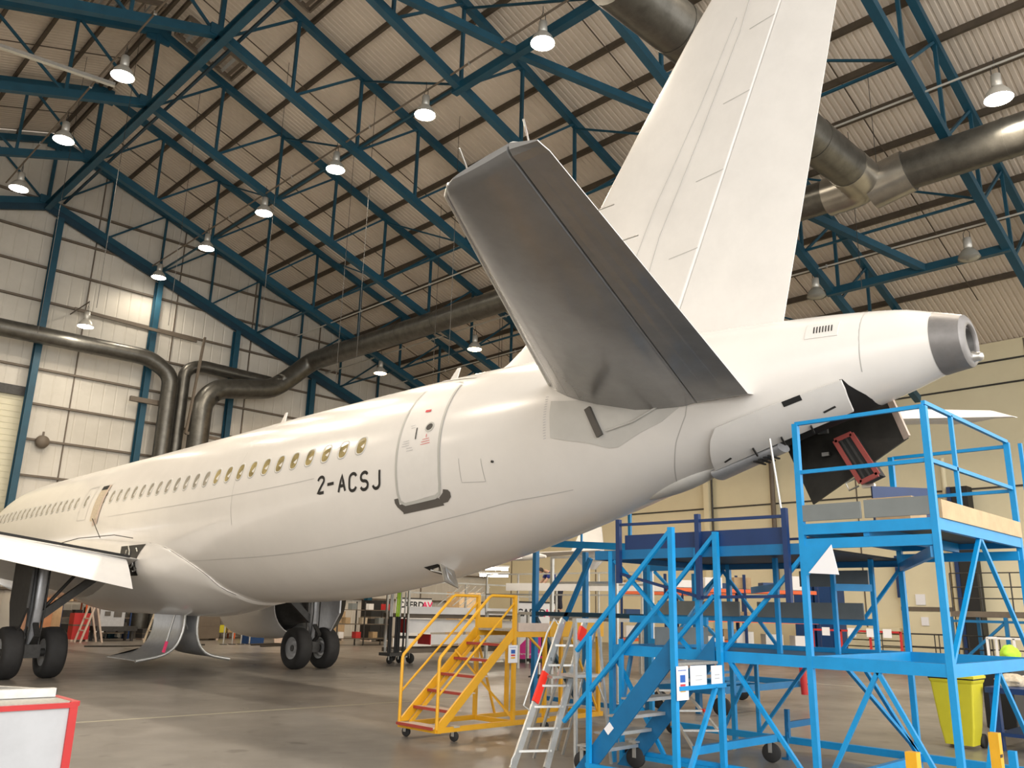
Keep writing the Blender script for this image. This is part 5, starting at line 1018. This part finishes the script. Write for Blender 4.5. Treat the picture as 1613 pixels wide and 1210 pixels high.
# pallet racking with orange beams
for r_i, (x0, y0, lb) in enumerate(((29.0, 20.0, 'nearer'), (33.5, 26.0, 'farther'))):
    t = thing('pallet_rack', f'orange-beamed blue pallet rack along the right side, the {lb} one', 'rack', (x0, y0, 0))
    ux = V(.75, -.66, 0)
    for k in range(3):
        for d in (0, 1.0): p = V(x0, y0, 0)+ux*3.0*k+V(.66, .75, 0)*d; part('upright', lambda mb: mb.bar(p, p+V(0, 0, 3.4), .09), 'navy', t)
    for z in (.55, 1.6, 2.75):
        for d in (0, 1.0): p = V(x0, y0, z)+V(.66, .75, 0)*d; part('beam', lambda mb: mb.bar(p, p+ux*6.0, .06, .14), 'orange', t)
    for z in (.62, 1.67, 2.82): p = V(x0, y0, z)+V(.33, .37, 0); part('shelf', lambda mb: mb.bar(p, p+ux*6.0, .9, .03), 'greyboard', t)
    for k in range(5):
        for z in (.65, 1.70, 2.85):
            random.seed(r_i*50+k*7+int(z*10)); p = V(x0, y0, z)+V(.33, .37, 0)+ux*(.6+1.2*k); s_ = random.uniform(.35, .8); m_ = random.choice(['cardboard', 'white', 'greyboard', 'cabinet', 'white', 'htpf'])
            col = {'cardboard': 'brown', 'white': 'white', 'greyboard': 'grey', 'cabinet': 'blue', 'htpf': 'pale grey'}[m_]; lvl = {0: 'bottom', 1: 'middle', 2: 'top'}[int(z)]
            tag(MB().box(p+V(0, 0, s_*.35), (.7, .6, s_*.7), rz=-.72).build('storage_box', m_, loc=p), f'{col} box on the {lvl} shelf of the {lb} orange rack, {ORD[k]} from its left', 'box', 'boxes on the orange racks')
# fluorescent fittings in the office bay far behind
for i, (x, y, z) in enumerate(((28.9, 31.2, 3.74), (28.9, 31.2, 3.42))):
    t = thing('strip_light', f'glowing white strip light behind the aircraft belly, the {["upper", "lower"][i]} of the pair', 'strip light', (x, y, z+.2))
    part('tube', lambda mb: mb.tube([(x, y, z), (x+1.0, y-.95, z)], .07, 10), 'lit', t); part('body', lambda mb: mb.bar((x-.05, y+.05, z+.12), (x+1.05, y-1.0, z+.12), .16, .08), 'lampm', t)
    part('drop_rod', lambda mb: mb.tube([(x+.4+.2*i, y-.47, z+.15), (x+.4+.2*i, y-.47, zroof(x+.5)-.02)], .012), 'darkmetal', t)
# ------------------------------------------------------------------ person on the wing dock
def limb(name, nodes, edges, m_, parent, sub=1):
    me = bpy.data.meshes.new(name); me.from_pydata([n[:3] for n in nodes], edges, []); o = bpy.data.objects.new(name, me); COL.objects.link(o)
    o.parent = parent; pw = Vector(parent['_org'])
    for v in me.vertices: v.co -= pw
    o['_org'] = tuple(pw)
    md = o.modifiers.new('skin', 'SKIN'); sv = me.skin_vertices[0].data if me.skin_vertices else None
    if sv is None:
        bm = bmesh.new(); bm.from_mesh(me); bm.verts.layers.skin.verify(); bm.to_mesh(me); bm.free(); sv = me.skin_vertices[0].data
    for i, n in enumerate(nodes): sv[i].radius = (n[3], n[4] if len(n) > 4 else n[3])
    sv[0].use_root = True
    sb = o.modifiers.new('sub', 'SUBSURF'); sb.levels = sub; sb.render_levels = sub+1; md.use_smooth_shade = True
    me.materials.append(M[m_]); return o
def bent_person(px, py, pz, label):
    t = thing('person', label, 'person', (px, py, pz))
    # facing the aircraft (towards -X), bending forward with arms reaching down
    f_ = V(-.8, .5, 0).normalized(); s_ = V(-f_.y, f_.x, 0)
    P = lambda a, b, z: V(px, py, pz)+f_*a+s_*b+V(0, 0, z)
    n3 = lambda p, r, r2=None: (p.x, p.y, p.z, r, r2 or r)
    # body: pelvis root, spine, neck, legs and arms as one skin
    nodes = [n3(P(-.05, 0, .92), .14, .12), n3(P(.10, 0, 1.12), .14, .11), n3(P(.33, 0, 1.28), .16, .11), n3(P(.45, 0, 1.33), .07, .06), n3(P(.53, 0, 1.33), .055),
             n3(P(-.05, .10, .86), .10), n3(P(.0, .12, .47), .065), n3(P(-.05, .12, .07), .042), n3(P(.12, .13, .03), .035),
             n3(P(-.05, -.10, .86), .10), n3(P(.05, -.13, .47), .065), n3(P(-.02, -.13, .07), .042), n3(P(.16, -.14, .03), .035),
             n3(P(.36, .19, 1.25), .06), n3(P(.50, .24, .99), .042), n3(P(.72, .20, .80), .03), n3(P(.36, -.19, 1.25), .06), n3(P(.52, -.24, .98), .042), n3(P(.76, -.18, .82), .03)]
    ed = [(0, 1), (1, 2), (2, 3), (3, 4), (0, 5), (5, 6), (6, 7), (7, 8), (0, 9), (9, 10), (10, 11), (11, 12), (2, 13), (13, 14), (14, 15), (2, 16), (16, 17), (17, 18)]
    body = limb('body', nodes, ed, 'skin', t)
    limb('blue_shirt', [n3(P(-.02, 0, 1.0), .165, .135), n3(P(.12, 0, 1.14), .165, .13), n3(P(.34, 0, 1.29), .18, .125), n3(P(.36, .20, 1.25), .078), n3(P(.46, .235, 1.07), .062), n3(P(.36, -.20, 1.25), .078), n3(P(.47, -.235, 1.07), .062)], [(0, 1), (1, 2), (2, 3), (3, 4), (2, 5), (5, 6)], 'shirt', t)
    limb('dark_trousers', [n3(P(-.06, 0, .92), .165, .14), n3(P(-.05, .10, .84), .115), n3(P(0, .12, .47), .085), n3(P(-.05, .12, .1), .07), n3(P(-.05, -.10, .84), .115), n3(P(.05, -.13, .47), .085), n3(P(-.02, -.13, .1), .07)], [(0, 1), (1, 2), (2, 3), (0, 4), (4, 5), (5, 6)], 'trouser', t)
    h = P(.64, 0, 1.32); mb = MB(); rings = []
    for k in range(9):
        a = math.pi*k/8; r = .085*math.sin(a)+.002; c = h+(f_*.35+V(0, 0, -.94)).normalized()*(-math.cos(a)*.115)*-1
        rings.append([c+s_*(r*.92*math.cos(2*math.pi*j/16))+(f_*.94+V(0, 0, .35)).normalized()*(r*1.12*math.sin(2*math.pi*j/16)) for j in range(16)])
    hd = mb.loft(rings, cap=True).build('head', 'skin', t); fd = (f_*.94+V(0, 0, -.35)).normalized()
    MB().lathe([(0.0, .02), (.012, .012), (.016, 0)], h+fd*.09, fd, 8).build('nose', 'skin', hd)
    for q in (-1, 1): MB().lathe([(0, .012), (.014, .006), (.02, 0), (0, -.004)], h+s_*q*.082, s_*q, 8).build('ear', 'skin', hd); MB().lathe([(0, .004), (.009, 0)], h+fd*.088+s_*q*.03+V(0, 0, .025), fd, 8).build('eye', 'ink', hd)
    mb = MB(); rings = [[p+(p-h).normalized()*.012 for p in r[:]] for r in rings[:6]]; 
    MB().lathe([(0, .10), (.05, .092), (.085, .055), (.098, 0.01), (.095, -.03)], h+V(0, 0, .018)-f_*.015, (-f_.x*.3, -f_.y*.3, .95), 16).build('dark_hair', 'hair', hd)
    for q, w_ in ((1, P(.72, .20, .80)), (-1, P(.76, -.18, .82))):
        for k in range(4): b0 = w_+s_*(.026*(k-1.5)); limb('finger', [n3(b0, .017), n3(b0+f_*.05+V(0, 0, -.05), .009), n3(b0+f_*(.085-.006*abs(k-1.4))+V(0, 0, -.085), .008)], [(0, 1), (1, 2)], 'skin', t)
        b0 = w_-s_*q*.03; limb('thumb', [n3(b0, .016), n3(b0-s_*q*.03+V(0, 0, -.035), .009)], [(0, 1)], 'skin', t)
    for q in (.12, -.13): MB().lathe([(0.0, .0), (.05, .0), (.055, .05), (.045, .09), (0, .1)], P(.04, q, 0), (0, 0, 1), 12).build('boot', 'black', t)
bent_person(21.25, 19.1, 1.75, 'person in blue shirt and dark trousers bending forward under the far wing')
# ------------------------------------------------------------------ background: under the fuselage
simple('test_cabinet', 'grey equipment cabinet with a red badge and two dark screens on a trolley', 'cabinet', (15.4, 40.6, 0), [
    ('body', 'steelgrey', box_((14.5, 40.6, .65), (15.6, 41.5, 1.85))), ('red_badge', 'pinkred', box_((14.75, 40.58, 1.5), (15.0, 40.6, 1.72))), ('screen', 'sill', box_((14.7, 40.58, 1.1), (14.95, 40.6, 1.3))), ('screen', 'sill', box_((15.1, 40.58, 1.05), (15.45, 40.6, 1.3))),
    ('trolley_deck', 'darkmetal', box_((14.4, 40.5, .45), (16.2, 41.6, .65))), ('leg', 'darkmetal', box_((14.5, 40.6, 0), (14.6, 40.7, .45))), ('leg', 'darkmetal', box_((16.0, 40.6, 0), (16.1, 40.7, .45))), ('leg', 'darkmetal', box_((14.5, 41.4, 0), (14.6, 41.5, .45))), ('leg', 'darkmetal', box_((16.0, 41.4, 0), (16.1, 41.5, .45)))])
simple('blue_drum_cabinet', 'dark blue upright cabinet under the belly beside leaning boards', 'cabinet', (20.5, 37, 0), [('body', 'cabinet', box_((19.9, 37.0, .0), (20.7, 37.7, 1.55))), ('paper_sheet', 'paper', box_((20.0, 36.98, .7), (20.2, 37.0, 1.1)))])
random.seed(21)
for k in range(4): x = 18.5+.42*k; simple('gas_cylinder', f'white topped grey pole stand under the belly, {ORD[k]} from the left', 'stand', (x, 36.6, 0), [('pole', 'bare', lambda mb: mb.tube([(x, 36.6, 0), (x, 36.6, 1.7)], .035, 10)), ('white_collar', 'white', lambda mb: mb.lathe([(0, .9), (.09, .95), (.10, 1.25), (.05, 1.4), (0, 1.42)], (x, 36.6, 0), (0, 0, 1), 14)), ('foot', 'darkmetal', box_((x-.12, 36.48, 0), (x+.12, 36.72, .03)))], 'white collared pole stands')
for k, (x, y, w_, h_, m_, col) in enumerate([(21.6, 37.6, 1.3, 1.75, 'timber', 'pale'), (22.2, 37.3, .7, 1.35, 'wood', 'brown'), (23.2, 38.0, 1.6, 1.0, 'cardboard', 'dull brown')]):
    tag(MB().prism([(x, y, 0), (x+w_, y, 0), (x+w_, y+.35, h_), (x, y+.35, h_)], (0, .04, 0)).build('leaning_board', m_, loc=(x, y, 0)), f'{col} board leaning at a slant to the right of the dark blue cabinet', 'board')
BK = [(11.8, 41.5, 1.0, .9, 2.6, 'brick', 'orange brown panel crate by the shutter opening'), (12.9, 42.2, .5, .5, 2.9, 'wood', 'tall plywood crate beyond the left landing gear'), (13.5, 40.8, .7, .6, 1.2, 'red', 'dark red tool chest beyond the left landing gear'),
      (16.9, 41.6, 1.6, .8, .5, 'darkmetal', 'low dark pallet of parts before the gable wall'), (19.1, 40.9, 1.3, .8, 1.2, 'girt', 'brown equipment crate before the gable wall'), (23.6, 40.5, 1.0, .8, 1.8, 'greyboard', 'grey machine crate under the belly right side'), (25.5, 39.5, 1.3, .9, 1.5, 'cardboard', 'cardboard crate stack beyond the right landing gear'),
      (27.4, 38.0, 1.2, .9, 2.1, 'black', 'black equipment crate beyond the open engine cowl'), (29.2, 33.0, 1.5, 1.0, 2.6, 'wood', 'tall plywood crate behind the grey trolley'), (31.5, 30.0, 1.2, 1.0, 2.2, 'cabinet', 'blue crate behind the banners')]
for x, y, w_, d_, h_, m_, lb in BK:
    t = thing('equipment_crate', lb, 'crate', (x, y, 0)); part('body', lambda mb: mb.mm((x, y, .08), (x+w_, y+d_, h_)), m_, t)
    for q in (0.06, .94): part('runner', lambda mb: mb.mm((x+w_*q-.05, y, 0), (x+w_*q+.05, y+d_, .08)), 'timber', t)
    part('strap', lambda mb: mb.mm((x-.01, y-.01, h_*.55), (x+w_+.01, y+d_+.01, h_*.6)), 'girt', t)
# yellow and pale folding steps, trestles and shelving beyond the wheels
for i, (x, y, m_, lb) in enumerate([(16.6, 38.8, 'clothc', 'cream folding steps beyond the grey cabinet'), (13.9, 39.5, 'timber', 'timber A-shaped trestle beyond the left wheels'), (17.4, 39.0, 'alu', 'aluminium trestle left of the bay doors')]):
    t = thing('trestle', lb, 'trestle', (x, y, 0))
    for q in (0, .7): part('leg', lambda mb: mb.bar((x-.45, y+q, 0), (x, y+q, 1.7), .07), m_, t); part('leg', lambda mb: mb.bar((x+.45, y+q, 0), (x, y+q, 1.7), .07), m_, t)
    for z in (.5, 1.0): part('cross_bar', lambda mb: mb.bar((x-.45*(1-z/1.7), y, z), (x-.45*(1-z/1.7), y+.7, z), .05), m_, t)
    part('top_bar', lambda mb: mb.bar((x, y-.1, 1.72), (x, y+.8, 1.72), .08), m_, t)
t = thing('steel_shelving', 'open steel shelving full of small parts below the far wing root', 'shelving', (24.5, 33, 0))
for x in (22.8, 24.3, 25.8):
    for y in (34.2, 34.9): part('upright', lambda mb: mb.bar((x, y, 0), (x, y, 2.0), .05), 'darkmetal', t)
for z in (.3, .95, 1.6): part('shelf', lambda mb: mb.mm((22.8, 34.2, z), (25.8, 34.9, z+.03)), 'girt', t)
for k in range(9):
    x = 22.95+.32*k; z = (.34, .99, 1.64)[k % 3]; m_ = ['white', 'cardboard', 'greyboard', 'red', 'clothc'][k % 5]; col = ['white', 'brown', 'grey', 'red', 'cream'][k % 5]
    tag(MB().mm((x, 34.25, z), (x+.27, 34.6, z+.28)).build('parts_bin', m_, loc=(x, 34.25, z)), f'small {col} bin on the {["bottom", "middle", "top"][k % 3]} shelf of the steel shelving, column {ORD[k]}', 'bin', 'bins on the steel shelving')
tag(MB().tube([(12.5, 36.2, .03), (14.0, 35.9, .03), (16.0, 36.4, .03), (17.5, 36.3, .03)], .03, 8).build('floor_hose', 'rubberhose', loc=(14, 36, 0)), 'dark hose lying on the floor between the wheels and the bay doors', 'hose')
tag(MB().tube([(19.0, 34.2, .05), (20.5, 34.6, .05), (22.0, 35.3, .05), (20.6, 35.9, .05), (19.2, 35.4, .05)], .04, 8).build('floor_hose', 'rubberhose', loc=(20, 35, 0)), 'looped dark hose on the floor right of the bay doors', 'hose')
random.seed(5)
for u_, (x0, y0, L, nm) in enumerate(((12.6, 43.0, 4.2, 'left'), (19.6, 42.6, 5.0, 'right'))):
    t = thing('storage_shelving', f'tall dark steel shelving crowded with parts before the gable wall, {nm} unit', 'shelving', (x0, y0, 0))
    n_ = int(L/1.05)+1
    for k in range(n_):
        for y in (y0, y0+.7): part('upright', lambda mb: mb.bar((x0+L*k/(n_-1), y, 0), (x0+L*k/(n_-1), y, 2.5), .06), ['darkmetal', 'navy', 'orange'][k % 3], t)
    for z in (.25, .95, 1.65, 2.35): part('shelf', lambda mb: mb.mm((x0, y0, z), (x0+L, y0+.7, z+.04)), 'girt', t)
    for lv, z in enumerate((.30, 1.0, 1.70)):
        for k in range(int(L/.52)):
            x = x0+.08+.52*k; h_ = random.uniform(.22, .55); m_ = random.choice(['white', 'cardboard', 'darkmetal', 'black', 'clothc', 'binyel', 'greyboard', 'wood', 'darkmetal'])
            col = dict(white='white', cardboard='brown', darkmetal='dark grey', black='black', clothc='cream', binyel='yellow', greyboard='grey', wood='tan')[m_]
            tag(MB().mm((x, y0+.06, z), (x+random.uniform(.25, .42), y0+.5, z+h_)).build('stored_part', m_, loc=(x, y0, z)), f'{col} item on the {["bottom", "middle", "top"][lv]} shelf of the {nm} gable shelving, {ORD[k]} from its left', 'box', 'items on the gable shelving')
t = thing('office_chair', 'black office chair on castors between the yellow steps and the banner', 'chair', (17.6, 16.5, 0)); x, y = 17.6, 16.5
part('seat', lambda mb: mb.box((x, y, .5), (.5, .5, .08)), 'black', t); part('backrest', lambda mb: mb.box((x+.22, y-.1, .85), (.06, .45, .5)), 'black', t); part('stem', lambda mb: mb.tube([(x, y, .1), (x, y, .47)], .03), 'bare', t)
for k in range(5): a_ = k*1.257; part('base_arm', lambda mb: mb.bar((x, y, .12), (x+.3*math.cos(a_), y+.3*math.sin(a_), .07), .04), 'black', t)
# painted line on the floor
mb = MB(); mb.box((13.0, 14.0, 0.002), (16, 0.07, 0.002), rz=-.05); st = mb.build('trim_4', mat('worn_line', (0.36, 0.33, 0.24), .5)); st['kind'] = 'structure'
mb = MB(); mb.box((24, 8.7, 0.002), (0.12, 12, 0.002), rz=.05); st = mb.build('trim_5', mat('worn_grey_line', (0.36, 0.34, 0.30), .5)); st['kind'] = 'structure'
for o in bpy.data.objects:      # fittings on the right wall stand a little farther out
    if o.parent is None and o.name in ('door_panel', 'shutter_housing', 'wall_column', 'drain_pipe', 'wall_pipe'):
        k = 1.069; o.location = (o.location.x*k, o.location.y*k, 0); o.scale = (k, k, k)
for o in bpy.data.objects:
    if '_org' in o: del o['_org']
